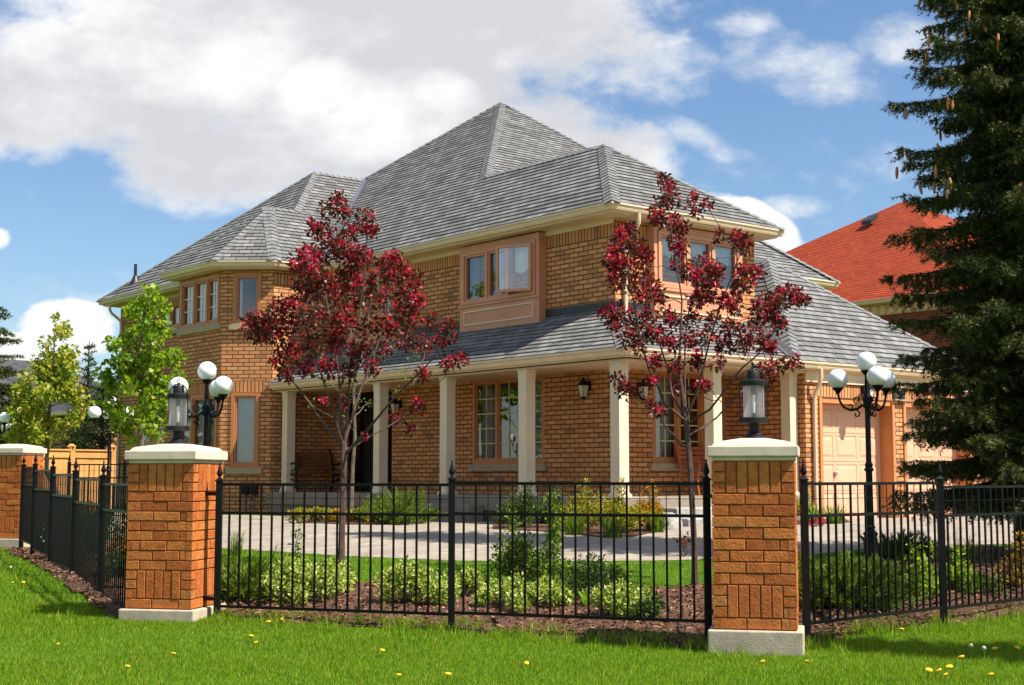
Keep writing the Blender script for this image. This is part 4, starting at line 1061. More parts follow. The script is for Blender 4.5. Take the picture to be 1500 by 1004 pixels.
# brackets of the posts on the pillars stay with the fences
fr0 = bpy.data.objects['iron_fence']
for (q, dz) in (((-2.74, 13.18), (.25, 1.22)), ((1.61, 11.65), (.28, 1.22))):
    p = LD(*q); dirn = unit(LD(5.17, -1.81)) * (-1 if q[0] < 0 else 1)
    for z in dz:
        m = MB(); m.obox(V3((p[0], p[1], z)) - unit(np.cross(dirn, [0, 0, 1])) * .03, dirn * .16, unit(np.cross(dirn, [0, 0, 1])) * .06, V3((0, 0, .035))); build(m, 'bracket', M['black'], fr0)
BFp = [(-9.25, 28.6), (-7.15, 29.3), (-6.9, 29.4)]
BFz = float(gz(*LD(-8, 29)[:2]))
fence_run('iron_fence', [(-8.95, 28.4), (-7.72, 28.0), (-6.9, 28.8)], [1.635, 1.635], 0, 'low black iron fence in front of the cedar boards by the house corner', (0, 1), [.62, .62])

# ------------------------------------------------------------------ globe lamp posts
def scroll(c, ang, r0, turns, s=1):
    return [(c[0] + (r0 * (1 - .75 * k)) * math.cos(ang + s * k * turns * 2 * math.pi), 0, c[1] + (r0 * (1 - .75 * k)) * math.sin(ang + s * k * turns * 2 * math.pi)) for k in np.linspace(0, 1, 12)]
def make_lamp(loc, ang, H, label):
    T = thing('globe_lamp', loc, label, 'lamp post', 'four globe lamp posts'); T.rotation_euler = (0, 0, ang)
    K = M['black']; ha = H - .28
    m = MB(); m.lathe([(.15, -.1), (.15, .03), (.135, .045), (.125, .10), (.10, .13), (.092, .17), (.082, .34), (.074, .42), (.088, .435), (.088, .455), (.06, .475), (.052, .50), (.064, .52), (.050, .545), (.0, .545)], n=14); build(m, 'pedestal', K, T, True, world=False)
    m = MB(); m.lathe([(.046, .54), (.040, H * .5), (.058, H * .5 + .01), (.058, H * .5 + .03), (.044, H * .5 + .05), (.05, H * .5 + .09), (.034, H * .5 + .11), (.032, ha - .15), (.052, ha - .13), (.056, ha - .02), (.046, ha + .0), (.034, ha + .05), (.022, H - .03), (.05, H), (.068, H + .02), (.068, H + .035), (.0, H + .035)], n=14); build(m, 'pole', K, T, True, world=False)
    m = MB(); m.lathe([(.06 if k == 0 else max(.001, .122 * math.sin(a)), H + .14 - .122 * math.cos(a)) for k, a in enumerate(np.linspace(.5, math.pi, 14))], n=24); build(m, 'globe', M['globe'], T, True, world=False)
    for al in (20, 140, 260):
        a = math.pi + math.radians(al); ca_, sa_ = math.cos(a), math.sin(a); R_ = .35; zc = H - .20
        R3 = lambda q: (q[0] * ca_, q[0] * sa_, q[2])
        m = MB()
        main = [(.05, 0, ha - .10), (.12, 0, ha - .15), (.20, 0, ha - .165), (.28, 0, ha - .13), (.325, 0, ha - .06), (.345, 0, ha + .02), (R_, 0, zc - .02)]
        m.tube([R3(q) for q in main], [.018, .017, .016, .015, .014, .014, .016], 7)
        m.tube([R3(q) for q in scroll((.13, ha - .215), 1.6, .045, .9, 1)], .009, 5); m.tube([R3(q) for q in scroll((.12, ha - .04), -1.4, .05, .9, 1)], .010, 5); m.tube([R3(q) for q in scroll((.205, ha - .115), -1.5, .038, .8, -1)], .008, 5)
        m.lathe([(.018, -.05), (.03, -.02), (.05, 0), (.066, .015), (.066, .032), (.0, .032)], (R_ * ca_, R_ * sa_, zc), 12)
        ar = build(m, 'lamp_arm', K, T, True, world=False)
        m = MB(); m.lathe([(.06 if k == 0 else max(.001, .122 * math.sin(q)), zc + .138 - .122 * math.cos(q)) for k, q in enumerate(np.linspace(.5, math.pi, 14))], (R_ * ca_, R_ * sa_, 0), n=24); build(m, 'globe', M['globe'], ar, True, world=False)
    return T
def lamp_at(px, topy, d, label, src=None, rot=0.0):
    p = at_d(px, topy, d); zg = float(gz(p[0], p[1])); H = p[2] - .14 - zg
    return p, zg, H
p, zg, H = lamp_at(1269, 530, 16.9, ''); LAMP_H = H; L1 = make_lamp((p[0], p[1], zg), YAW - .245, H, 'tall black lamp post with four white globes in front of the garage')
lamps = [(303.5, 544, 17.7, 'four globe lamp rising just behind the lantern of the corner pillar', .47), (162, 590, 27.0, 'four globe lamp half covered by the bright green tree', 1.06), (7, 612, 30.5, 'four globe lamp above the far pillar at the left edge', .9)]
for px, ty, d, lb, ro in lamps:
    p, zg, H = lamp_at(px, ty, d, lb); c_ = copy_tree(L1); c_.location = (p[0], p[1], p[2] - .14 - LAMP_H); c_.rotation_euler = (0, 0, YAW + ro); c_['label'] = lb

# ------------------------------------------------------------------ benches on the porch
def bench(loc, rot, Lb, wood, iron, label, scrolls=False):
    T = thing('park_bench', loc, label, 'bench'); T.rotation_euler = (0, 0, rot)
    for k in range(5):
        m = MB(); m.obox((-Lb / 2, -.40 + k * .085, .42), (Lb, 0, 0), (0, .07, 0), (0, 0, .025)); build(m, 'seat_slat', wood, T, world=False, bevel=.004)
    for k in range(5):
        z = .52 + k * .085; m = MB(); m.obox((-Lb / 2, .06 + .22 * (z - .45), z), (Lb, 0, 0), (0, .022, .0), (0, .016, .07)); build(m, 'back_slat', wood, T, world=False, bevel=.004)
    for s_ in (-1, 1):
        x = s_ * (Lb / 2 - .0); m = MB()
        m.tube([(x, -.42, 0), (x, -.38, .2), (x, -.40, .42), (x, -.44, .60), (x, -.40, .68), (x, -.2, .66), (x, .02, .63), (x, .10, .60)], .022, 7)
        m.tube([(x, .14, 0), (x, .06, .22), (x, .02, .40), (x, .10, .70), (x, .18, .95), (x, .24, 1.0)], .024, 7); m.tube([(x, -.40, .41), (x, -.2, .39), (x, .03, .41)], .02, 7)
        if scrolls: m.tube([(x + q[0] * 0, -.20 + q[0], .53 + q[2]) for q in scroll((0, 0), 0, .09, 1.2)], .015, 6)
        else: m.tube([(x, -.38, .2), (x, -.2, .3), (x, .06, .22)], .015, 6); m.tube([(x, -.38, .58), (x, -.2, .48), (x, 0, .52)], .013, 6)
        build(m, 'bench_end', iron, T, True, world=False)
    return T
bench((17.25, 28.62, FLOOR), 0.0, 1.25, M['benchwood'], M['black'], 'dark wood slat bench with black iron ends on the porch left of the entry')
bench((20.15, 18.72, FLOOR), 0.0, 1.35, M['redwood'], M['redwood'], 'red brown wooden bench with curved arms under the right porch window', True)

# ------------------------------------------------------------------ neighbours
def simple_house(name, label, x0, x1, y0, y1, zb, zeave, zr, wm, rm, over=.6, dent=False, group=None):
    T = thing(name, ((x0 + x1) / 2, (y0 + y1) / 2, zb), label, 'house', group)
    m = MB()
    wall(m, (x0, y1), mY, y1 - y0, zb, zeave); wall(m, (x0, y0), pX, x1 - x0, zb, zeave); wall(m, (x1, y0), (0, 1, 0), y1 - y0, zb, zeave); wall(m, (x1, y1), (-1, 0, 0), x1 - x0, zb, zeave)
    build(m, 'wall', wm, T)
    a0, a1, b0, b1 = x0 - over, x1 + over, y0 - over, y1 + over; hx = (a1 - a0) / 2; hy = (b1 - b0) / 2; cx, cy = (a0 + a1) / 2, (b0 + b1) / 2
    if hy > hx: r0, r1 = (cx, b0 + hx, zr), (cx, b1 - hx, zr)
    else: r0, r1 = (a0 + hy, cy, zr), (a1 - hy, cy, zr)
    e_ = lambda x, y: (x, y, zeave + .2)
    m = MB()
    roof_plane = lambda *a: globals()['roof_plane'](*a, butt=.010)
    if hy > hx:
        roof_plane(m, [e_(a0, b0), e_(a0, b1), r1, r0], (0, 1, 0)); roof_plane(m, [e_(a1, b0), e_(a1, b1), r1, r0], (0, 1, 0)); roof_plane(m, [e_(a0, b0), e_(a1, b0), r0], pX); roof_plane(m, [e_(a0, b1), e_(a1, b1), r1], pX)
    else:
        roof_plane(m, [e_(a0, b0), e_(a1, b0), r1, r0], pX); roof_plane(m, [e_(a0, b1), e_(a1, b1), r1, r0], pX); roof_plane(m, [e_(a0, b0), e_(a0, b1), r0], (0, 1, 0)); roof_plane(m, [e_(a1, b0), e_(a1, b1), r1], (0, 1, 0))
    ro = build(m, 'roof', rm, T)
    path = [(a0 + .1, b1 - .1), (a0 + .1, b0 + .1), (a1 - .1, b0 + .1), (a1 - .1, b1 - .1)]
    m = MB(); m.sweep(path, GUT, zeave + .2); build(m, 'gutter', M['cream'], T)
    m = MB(); m.sweep(path, [(-.03, -.05), (-over + .05, -.05), (-over + .05, -.12), (-.03, -.12)], zeave + .2); build(m, 'soffit', M['soffit'], T)
    if dent:
        m = MB(); m.sweep([(x0, y1), (x0, y0), (x1, y0)], [(.03, .0), (.002, 0), (.002, -.38), (.03, -.38)], zeave + .12); build(m, 'cornice', M['cream'], T)
        m = MB(); zz = []; y = y1
        while y > y0 - .1: zz += [(x0 - .13, y), (x0 - .13, y - .17), (x0 - .05, y - .17), (x0 - .05, y - .32)]; y -= .32
        z0_, z1_ = zeave - .22, zeave + .04; i0 = len(m.v)
        for px_, py_ in zz: m.v += [V3((px_, py_, z0_)), V3((px_, py_, z1_)), V3((x0 - .032, py_, z0_)), V3((x0 - .032, py_, z1_))]
        for i in range(len(zz) - 1):
            a_ = i0 + 4 * i
            for q_ in ([a_, a_ + 1, a_ + 5, a_ + 4], [a_ + 1, a_ + 3, a_ + 7, a_ + 5], [a_ + 2, a_, a_ + 4, a_ + 6]): m.f.append(q_); m.mi.append(0); m.uv.append([(0, 0)] * 4)
        build(m, 'dentil_band', M['cream'], T)
    return T, ro
# red roofed house behind the garage
q1 = at_d(1330, 431, 44.0)
RX0 = float(q1[0]) + .62
ry = float(at_X(1430, 420, RX0)[1]); 
ryR = float(at_X(1425, 418, RX0)[1])
RYA = ryR; RYB = RYA + 15.5
zRe = float(at_X(1330, 433, RX0 - .6)[2]) - .2
apx = at_X(1300, 303, RX0 + 8.3)
rh, rro = simple_house('red_roof_house', 'red brick house with a bright red shingle roof behind the garage', RX0, RX0 + 15.5, RYA, RYB, .4, zRe, float(apx[2]), M['redbrick'], M['redshingle'], dent=True)
# roof vent on it
sR = (float(apx[2]) - zRe - .2) / 8.35
def on_red(px, py):
    r_ = ray(px, py); k = (zRe + .2 - sR * (RX0 - .6) - EYE) / (r_[2] - sR * r_[0]); return r_ * k + V3((0, 0, EYE))
vq = on_red(1275, 331); m = MB(); m.obox(vq + V3((-.25, -.2, .02)), (.48, 0, .48 * sR), (0, .42, 0), (0, 0, .15)); build(m, 'roof_vent', M['flash'], rro)
# grey roofed houses far left
pl = at_d(95, 640, 62.0)
simple_house('grey_roof_house', 'neighbouring house with a dark grey roof behind the cedar fence', float(pl[0]), float(pl[0]) + 11, float(pl[1]) - 3, float(pl[1]) + 10, .3, 4.0, 6.6, M['brick'], M['darkshingle'], over=.5)
pl = at_d(20, 640, 78.0)
simple_house('grey_roof_house', 'farther dark roofed house at the left edge behind the spruce', float(pl[0]) - 6, float(pl[0]) + 9, float(pl[1]) - 2, float(pl[1]) + 10, .3, 4.6, 8.2, M['redbrick'], M['darkshingle'], over=.5)
# cedar board fence
cf0, cf1 = at_d(38, 690, 31.6), at_d(164, 690, 33.4)
T = thing('board_fence', (cf0[0], cf0[1], .5), 'cedar board privacy fence behind the yellow green tree', 'wood fence')
d = unit(V3((cf1[0] - cf0[0], cf1[1] - cf0[1], 0))); L = float(np.linalg.norm((cf1 - cf0)[:2])); nn = np.cross(d, [0, 0, 1.0]); zt = 1.99
posts = [0.0, float((at_d(105, 690, 32.5) - cf0)[:2] @ d[:2]), L]
for s_ in posts:
    q = cf0 + d * s_; m = MB(); m.box((q[0], q[1], 1.25), (.12, .12, 1.66), math.atan2(d[1], d[0])); m.frustum(q, 2.08, (.16, .16), 2.105, (.16, .16), YAW); m.frustum(q, 2.105, (.14, .14), 2.15, (.05, .05), YAW); build(m, 'fence_post', M['cedar'], T)
bm_ = MB(); x = 0.0
while x < L - .02:
    w_ = min(.138, L - x); q = cf0 + d * x; bm_.obox(V3((q[0], q[1], .45)) + nn * random.uniform(-.004, .004), d * w_ * .965, -nn * .02, V3((0, 0, zt - .45 - random.uniform(0, .01)))); x += w_
build(bm_, 'boards', M['cedar'], T)
m = MB(); m.obox(V3((cf0[0], cf0[1], zt)) + nn * .06, d * L, -nn * .14, V3((0, 0, .035))); m.obox(V3((cf0[0], cf0[1], zt - .16)) + nn * .03, d * L, -nn * .028, V3((0, 0, .155))); build(m, 'top_rail', M['cedar'], T)

# ------------------------------------------------------------------ plants
def rdir(n):
    v = rng.normal(size=(n, 3)); return v / np.linalg.norm(v, axis=1, keepdims=True)
def leaves(P, size, asp=0.5, fold=0.18, bias=(0, 0, 0), out=None, outw=0.0):
    n = len(P); d = rdir(n) + np.array(bias)
    if out is not None: d = d + out * outw
    d /= np.linalg.norm(d, axis=1, keepdims=True)
    r = rdir(n) + np.array([0, 0, .35]); nn = r - (r * d).sum(1, keepdims=True) * d; nn /= np.linalg.norm(nn, axis=1, keepdims=True)
    sd_ = np.cross(d, nn); L = (size * rng.uniform(.65, 1.25, n))[:, None]
    b0 = P; m0 = P + d * L * .48; t0 = P + d * L
    w = L * asp * .5
    q = np.stack([b0, m0 + sd_ * w + nn * L * fold, t0, m0 - sd_ * w + nn * L * fold], 1)
    return q.reshape(-1, 3)
def in_ball(n, c, r):
    v = rdir(n) * (rng.uniform(0, 1, n) ** (1 / 2.4))[:, None]
    return np.asarray(c) + v * np.asarray(r)
LM = {}
LM['crab'] = leafmat('crab_leaf', [(0, (0.028, 0.012, 0.008)), (0.4, (0.070, 0.016, 0.012)), (0.65, (0.075, 0.042, 0.014)), (0.8, (0.22, 0.016, 0.012)), (1, (0.46, 0.025, 0.010))], .35)
LM['blossom'] = leafmat('crab_blossom', [(0, (0.24, 0.003, 0.018)), (0.5, (0.50, 0.007, 0.045)), (1, (0.70, 0.025, 0.11))], .4, .6)
LM['bright'] = leafmat('maple_leaf', [(0, (0.09, 0.18, 0.006)), (0.5, (0.19, 0.32, 0.010)), (0.85, (0.34, 0.46, 0.02)), (1, (0.42, 0.38, 0.05))], .55)
LM['yellow'] = leafmat('yellow_leaf', [(0, (0.09, 0.17, 0.008)), (0.4, (0.25, 0.33, 0.02)), (0.75, (0.46, 0.42, 0.035)), (1, (0.60, 0.50, 0.13))], .45)
LM['green'] = leafmat('green_leaf', [(0, (0.05, 0.105, 0.008)), (0.5, (0.12, 0.215, 0.012)), (1, (0.25, 0.36, 0.02))], .4)
LM['dkgreen'] = leafmat('dark_leaf', [(0, (0.02, 0.045, 0.007)), (0.6, (0.05, 0.10, 0.012)), (1, (0.11, 0.18, 0.018))], .3)
LM['varieg'] = leafmat('variegated_leaf', [(0, (0.07, 0.15, 0.012)), (0.3, (0.16, 0.27, 0.025)), (0.5, (0.36, 0.46, 0.06)), (0.8, (0.54, 0.58, 0.13)), (1, (0.68, 0.68, 0.26))], .35)
LM['gold'] = leafmat('golden_leaf', [(0, (0.10, 0.16, 0.008)), (0.45, (0.28, 0.32, 0.015)), (0.8, (0.46, 0.38, 0.02)), (1, (0.52, 0.20, 0.015))], .4)
LM['orange'] = leafmat('orange_leaf', [(0, (0.12, 0.13, 0.008)), (0.4, (0.40, 0.27, 0.01)), (0.8, (0.52, 0.22, 0.01)), (1, (0.40, 0.08, 0.01))], .4)
LM['redbrown'] = leafmat('redbrown_leaf', [(0, (0.05, 0.012, 0.01)), (1, (0.16, 0.03, 0.02))], .3)
LM['spruce'] = leafmat('spruce_needle', [(0, (0.018, 0.027, 0.006)), (0.55, (0.045, 0.065, 0.010)), (0.88, (0.11, 0.135, 0.018)), (1, (0.28, 0.25, 0.035))], .15, .5, .3)
LM['cedar'] = leafmat('cedar_spray', [(0, (0.020, 0.042, 0.010)), (0.6, (0.050, 0.090, 0.018)), (1, (0.11, 0.13, 0.03))], .2, .6, .2)
LM['juniper'] = leafmat('juniper_spray', [(0, (0.055, 0.105, 0.010)), (0.6, (0.13, 0.21, 0.018)), (1, (0.25, 0.33, 0.035))], .25, .6, .2)
LM['grass'] = leafmat('grass_blade', [(0, (0.075, 0.165, 0.004)), (0.5, (0.155, 0.290, 0.007)), (0.84, (0.27, 0.39, 0.014)), (0.96, (0.42, 0.44, 0.04)), (1, (0.56, 0.46, 0.16))], .45, .5, .2)
LM['chip'] = leafmat('mulch_chip', [(0, (0.030, 0.012, 0.007)), (0.5, (0.13, 0.055, 0.028)), (0.9, (0.30, 0.16, 0.085)), (0.95, (0.42, 0.30, 0.18)), (1, (0.35, 0.03, 0.07))], .0, .9, .1)

def tuberuns(runs, mat, name, parent, n=6):
    m = MB()
    for path, rad in runs: m.tube(path, rad, n, caps=False)
    return build(m, name, mat, parent, smooth=True)
def curve(a, b_, sag, k=7, jit=0.0):
    a, b_ = V3(a), V3(b_); out = []
    for i in range(k):
        s_ = i / (k - 1); p = a + (b_ - a) * s_ + V3((0, 0, sag)) * (4 * s_ * (1 - s_)) * .5
        if 0 < i < k - 1 and jit: p = p + rng.normal(0, jit, 3)
        out.append(p)
    return out

def clustered_tree(name, label, cat, base, trunk_path, trunk_rad, clusters, spread, bark, leafmat_, leaf_n, leaf_s, blossom=None, group=None, fork=0.35, asp=.5, twigs=3, limbs=()):
    """tree with a trunk, limbs reaching leaf clumps that fill a round crown, twigs and single leaves"""
    T = thing(name, base, label, cat, group)
    tp = [V3(p) for p in trunk_path]; tz = np.array([p[2] for p in tp]); top = tp[-1]
    runs = [(tp, trunk_rad)]
    ctr = []
    for (px, py, r, dp) in clusters:
        c = at_d(px, py, dp); ctr.append((c, r))
    def trunk_at(z):
        z = min(max(z, tz[0]), tz[-1]); 
        return V3([np.interp(z, tz, [p[i] for p in tp]) for i in range(3)]), np.interp(z, tz, trunk_rad)
    fz = tz[0] + (tz[-1] - tz[0]) * fork
    order = sorted(range(len(ctr)), key=lambda i: np.linalg.norm(ctr[i][0] - trunk_at(ctr[i][0][2])[0]))
    nodes = [(trunk_at(z)[0], trunk_at(z)[1]) for z in np.linspace(fz, tz[-1], 10)]
    for (pts_, off, r0) in limbs:
        dbase = float(tp[2] @ FH); k = len(pts_); path = [at_d(px, py, dbase + off * j / (k - 1)) for j, (px, py) in enumerate(pts_)]
        fine = []
        for j in range(k - 1):
            for q_ in (0, .5): fine.append(path[j] + (path[j + 1] - path[j]) * q_ + (rng.normal(0, .012, 3) if q_ else 0))
        fine.append(path[-1]); rads = np.linspace(r0, .006, len(fine)); runs.append((fine, list(rads)))
        for j in range(1, len(fine)): nodes.append((fine[j], rads[j]))
    for i in order:
        c, r = ctr[i]
        best, bd = None, 1e9
        for (p, rd) in nodes:
            dv = c - p; dist = np.linalg.norm(dv)
            if dist < .02: continue
            cost = dist * (1 + max(0, .35 - dv[2] / dist) * 1.6) + (0.15 if rd < .005 else 0)
            if cost < bd: bd, best = cost, (p, rd)
        if best is None: continue
        p, rd = best; r0 = max(.005, min(rd * .7, .006 + .010 * np.linalg.norm(c - p)))
        k = 6; path = curve(p, c, -.06 * np.linalg.norm(c - p), k, .012 + .012 * np.linalg.norm(c - p)); rads = np.linspace(r0, .004, k)
        runs.append((path, rads))
        for j in (2, 3, 4, 5): nodes.append((path[j], rads[j]))
    pts = []; outs = []; bp = []
    for c, r in ctr:
        n = max(4, int(leaf_n * (r / .2) ** 1.6))
        for _ in range(twigs):
            q = in_ball(1, c, r)[0]; runs.append((curve(c, q, .02, 3), [.004, .003, .002]))
        P = in_ball(n, c, (r, r, r * 1.05)); pts.append(P); outs.append((P - c) / r)
        if blossom:
            nb = int(blossom[1] * (r / .2) ** 1.5 * rng.choice([0.1, .5, 1, 1.6, 2.4]))
            for _ in range(max(1, nb // 14)):
                cc = in_ball(1, c + V3((0, 0, r * .2)), r * .9)[0]; bp.append(in_ball(12, cc, .055))
    tuberuns(runs, bark, 'trunk', T, 6)
    P = np.concatenate(pts); O = np.concatenate(outs)
    npmesh('crown', leaves(P, leaf_s, asp, out=O, outw=.7, bias=(0, 0, -.15)), 4, leafmat_, T)
    if blossom:
        B = np.concatenate(bp); npmesh('blossoms', leaves(B, blossom[2], .85, .1), 4, blossom[0], T)
    return T
def crownclusters(lst, d, R, px0):
    out = []
    for (x, y, r) in lst:
        lat = (x - px0) / 2059 * d; k = math.sqrt(max(.05, 1 - (lat / R) ** 2)); dd = d + rng.uniform(-1, 1) * R * k * .75
        out.append((x, y, r / 2059 * d * .92, dd))
    return out
CL1 = [(495,295,16),(502,310,18),(478,308,14),(536,318,14),(545,335,14),(530,332,12),(465,335,16),(482,345,18),(510,340,16),(490,365,20),(502,363,14),(455,372,16),(470,380,18),(525,370,16),(440,388,18),(455,400,20),(515,385,20),(535,380,18),(565,385,16),(580,380,14),(590,398,18),(605,408,16),(570,405,14),(545,410,18),(510,415,20),(480,410,20),(460,425,22),(440,425,18),(490,435,20),(525,440,20),(560,440,20),(590,430,22),(600,420,16),(605,445,18),(585,460,18),(430,450,20),(410,455,22),(390,475,18),(370,470,14),(365,485,12),(385,490,18),(410,485,22),(440,475,20),(470,465,20),(505,470,20),(540,480,20),(570,480,18),(600,475,16),(630,470,14),(655,475,12),(660,490,12),(645,500,14),(620,505,16),(675,525,12),(655,535,14),(595,500,16),(560,510,18),(525,515,18),(490,500,18),(455,505,20),(425,515,18),(405,530,12),(420,550,12),(450,540,14),(480,540,16),(510,545,16),(545,540,14),(620,550,12),(610,595,13),(580,610,12),(600,628,9),(500,590,10),(475,590,8),(535,640,5)]
CL2 = [(970,262,10),(978,275,12),(985,290,14),(970,298,14),(960,315,14),(968,322,12),(985,325,16),(1000,335,14),(1010,300,6),(1020,310,8),(1035,300,8),(1018,285,6),(1055,345,10),(1090,350,12),(1085,355,14),(1078,350,12),(1095,365,10),(915,340,12),(925,335,10),(910,350,14),(920,360,16),(935,365,14),(900,370,14),(895,385,14),(915,390,18),(940,380,16),(950,375,10),(905,410,16),(925,415,16),(945,400,16),(960,420,14),(940,430,16),(965,435,12),(990,350,14),(995,365,14),(990,385,10),(1010,395,16),(1030,385,14),(1040,400,16),(1020,405,14),(1045,415,16),(1050,395,10),(1035,430,18),(1020,440,14),(1060,440,14),(1085,400,14),(1090,415,16),(1100,400,14),(1110,400,10),(1080,430,14),(1075,450,14),(1110,450,14),(1125,440,16),(1140,440,16),(1150,430,12),(1160,440,14),(1170,435,12),(1180,440,8),(1130,460,18),(1110,475,16),(1140,475,14),(890,460,14),(905,455,14),(900,475,12),(925,470,18),(950,465,16),(975,460,12),(990,470,14),(1015,465,14),(1045,465,14),(1070,480,16),(1095,490,16),(920,495,14),(945,490,16),(935,510,12),(965,490,14),(980,500,14),(1005,500,14),(1030,495,16),(1060,505,16),(1090,510,16),(1120,500,14),(1130,510,10),(960,530,12),(990,535,12),(1020,530,14),(1050,530,12),(1130,540,14),(1150,535,12),(1165,530,12),(1120,555,12),(1110,545,12),(905,555,10),(915,570,14),(935,575,8),(955,560,10),(990,560,12),(1000,575,10),(1030,565,12),(960,600,10),(950,590,6),(970,605,5)]
b1 = gpt(500, 842); d1 = float(b1 @ FH)
clustered_tree('crab_apple_tree', 'purple leaved crab apple in blossom, wide crown left of the porch steps', 'tree', b1, [b1 - V3((0, 0, .1)), b1 + V3((0, 0, .4)), at_d(503, 700, d1), at_d(504, 652, d1), at_d(497, 590, d1 + .12), at_d(510, 500, d1 + .0), at_d(499, 400, d1 + .1), at_d(492, 330, d1)], [.048, .037, .035, .034, .017, .012, .008, .005], crownclusters(CL1, d1, 1.35, 505), 0, M['bark'], LM['crab'], 205, .066, (LM['blossom'], 120, .042), 'blossoming crab apple trees', .40, limbs=[([(503,668),(545,622),(600,560),(640,520)],-.7,.019),([(503,660),(540,640),(590,612),(615,596)],.5,.013),([(502,655),(470,615),(430,560),(400,500)],.5,.018),([(502,650),(485,590),(462,520),(440,450)],-.6,.018),([(504,650),(525,580),(555,500),(590,430)],.6,.018),([(503,650),(497,560),(480,450),(470,380)],.3,.015),([(504,650),(512,540),(530,430),(538,340)],-.3,.014)])
b2 = gpt(1018, 860); d2 = float(b2 @ FH)
clustered_tree('crab_apple_tree', 'purple leaved crab apple in blossom with thin upright top, right of the porch corner', 'tree', b2, [b2 - V3((0, 0, .1)), b2 + V3((0, 0, .4)), at_d(1012, 700, d2), at_d(1005, 615, d2), at_d(995, 540, d2 + .1), at_d(999, 440, d2 - .02), at_d(985, 350, d2 + .08), at_d(976, 280, d2)], [.046, .034, .033, .031, .016, .010, .007, .004], crownclusters(CL2, d2, 1.15, 1020), 0, M['bark'], LM['crab'], 235, .064, (LM['blossom'], 120, .041), 'blossoming crab apple trees', .36, limbs=[([(1007,622),(1040,600),(1070,560),(1110,520),(1150,470)],-.5,.015),([(1006,640),(1050,612),(1085,575),(1120,545)],.5,.012),([(1005,618),(975,595),(950,540),(930,450),(915,370)],-.4,.015),([(1005,615),(985,580),(965,500),(945,410)],.5,.014),([(1005,612),(1003,540),(1010,450),(1030,390)],.3,.013),([(1005,612),(1030,540),(1055,450),(1085,370)],-.4,.014)])
CL3 = [(560,425,16),(575,440,16),(570,470,22),(520,450,16),(540,515,22),(575,500,20),(560,545,18),(590,545,14),(600,560,10),(480,560,10),(510,560,14),(525,585,12),(540,590,12),(500,615,8),(455,590,8),(580,575,12),(610,520,14),(515,520,14),(470,520,14),(545,480,18),(500,480,16)]
b3 = gpt(514, 762); d3 = float(b3 @ FH)
clustered_tree('young_tree', 'slender young green tree behind the left crab apple', 'tree', b3, [b3 - V3((0, 0, .1)), at_d(515, 730, d3), at_d(517, 680, d3), at_d(520, 640, d3), at_d(518, 570, d3), at_d(535, 500, d3), at_d(545, 430, d3)], [.045, .042, .036, .032, .026, .015, .006], crownclusters(CL3, d3, 1.1, 535), 0, M['barkgrey'], LM['bright'], 18, .06, None, None, .4)
# bright green tree before the turret
def shape_clusters(prof, n, rpx, seed):
    rr = random.Random(seed); out = []
    ys = [p[0] for p in prof]
    while len(out) < n:
        y = rr.uniform(ys[0], ys[-1]); l = np.interp(y, ys, [p[1] for p in prof]); r_ = np.interp(y, ys, [p[2] for p in prof]); x = rr.uniform(l, r_)
        if rr.random() < (r_ - l) / 130: out.append((x, y, rpx * rr.uniform(.7, 1.3)))
    return out
pr = [(418, 212, 222), (440, 195, 240), (470, 172, 245), (500, 160, 252), (540, 150, 248), (580, 152, 245), (610, 165, 245), (640, 188, 240)]
cl = shape_clusters(pr, 85, 12, 5) + [(255, 520, 9), (263, 524, 9), (258, 532, 8), (250, 555, 10), (265, 552, 9), (272, 562, 7), (240, 575, 10), (228, 612, 9), (232, 640, 8), (215, 425, 8), (225, 432, 9)]
bt = gpt(206, 745); bt = LD(-6.45, 24.4); bt[2] = float(gz(bt[0], bt[1])); dB = 24.4
clustered_tree('maple_tree', 'young maple with bright green leaves in front of the house corner', 'tree', bt, [bt - V3((0, 0, .1)), at_d(206, 700, dB), at_d(207, 650, dB), at_d(207, 600, dB), at_d(207, 520, dB), at_d(212, 435, dB)], [.06, .055, .05, .04, .025, .006], crownclusters(cl, dB, .75, 205), 0, M['barkgrey'], LM['bright'], 88, .10, None, None, .25, .75)
mp = bpy.data.objects['maple_tree']
for lat, d, k, lb in ((-22, 29, 1.7, 'maple out to the left, mirrored in the porch window'), (-26, 33.5, 2.0, 'tall maple out to the left, mirrored beside the first'), (-19, 34, 1.5, 'smaller maple out to the left, mirrored low in the porch glass'), (24, 18.5, 1.7, 'maple out to the right, mirrored in the right porch window'), (28, 13.5, 1.6, 'maple out to the far right beyond the spruce')):
    o = copy_tree(mp); q = LD(lat, d); o.location = (q[0], q[1], float(gz(q[0], q[1]))); o.scale = (k * 1.25, k * 1.25, k); o.rotation_euler = (0, 0, lat); o['label'] = lb
pr = [(465, 82, 92), (490, 78, 98), (520, 60, 105), (550, 38, 110), (590, 22, 115), (630, 12, 112), (655, 20, 100)]
cl = shape_clusters(pr, 75, 12, 9) + [(120, 575, 9), (128, 590, 9), (120, 600, 9), (82, 465, 5), (98, 482, 5)]
bt = LD(-9.25, 29.6); bt[2] = float(gz(bt[0], bt[1]))
clustered_tree('young_tree', 'yellow green young tree with a thin bare leader behind the far pillar', 'tree', bt, [bt - V3((0, 0, .1)), at_d(68, 690, 29.6), at_d(70, 640, 29.6), at_d(74, 580, 29.6), at_d(78, 530, 29.6), at_d(82, 465, 29.6)], [.05, .05, .04, .03, .018, .006], crownclusters(cl, 29.6, .9, 70), 0, M['barkgrey'], LM['yellow'], 92, .105, None, None, .2, .7)

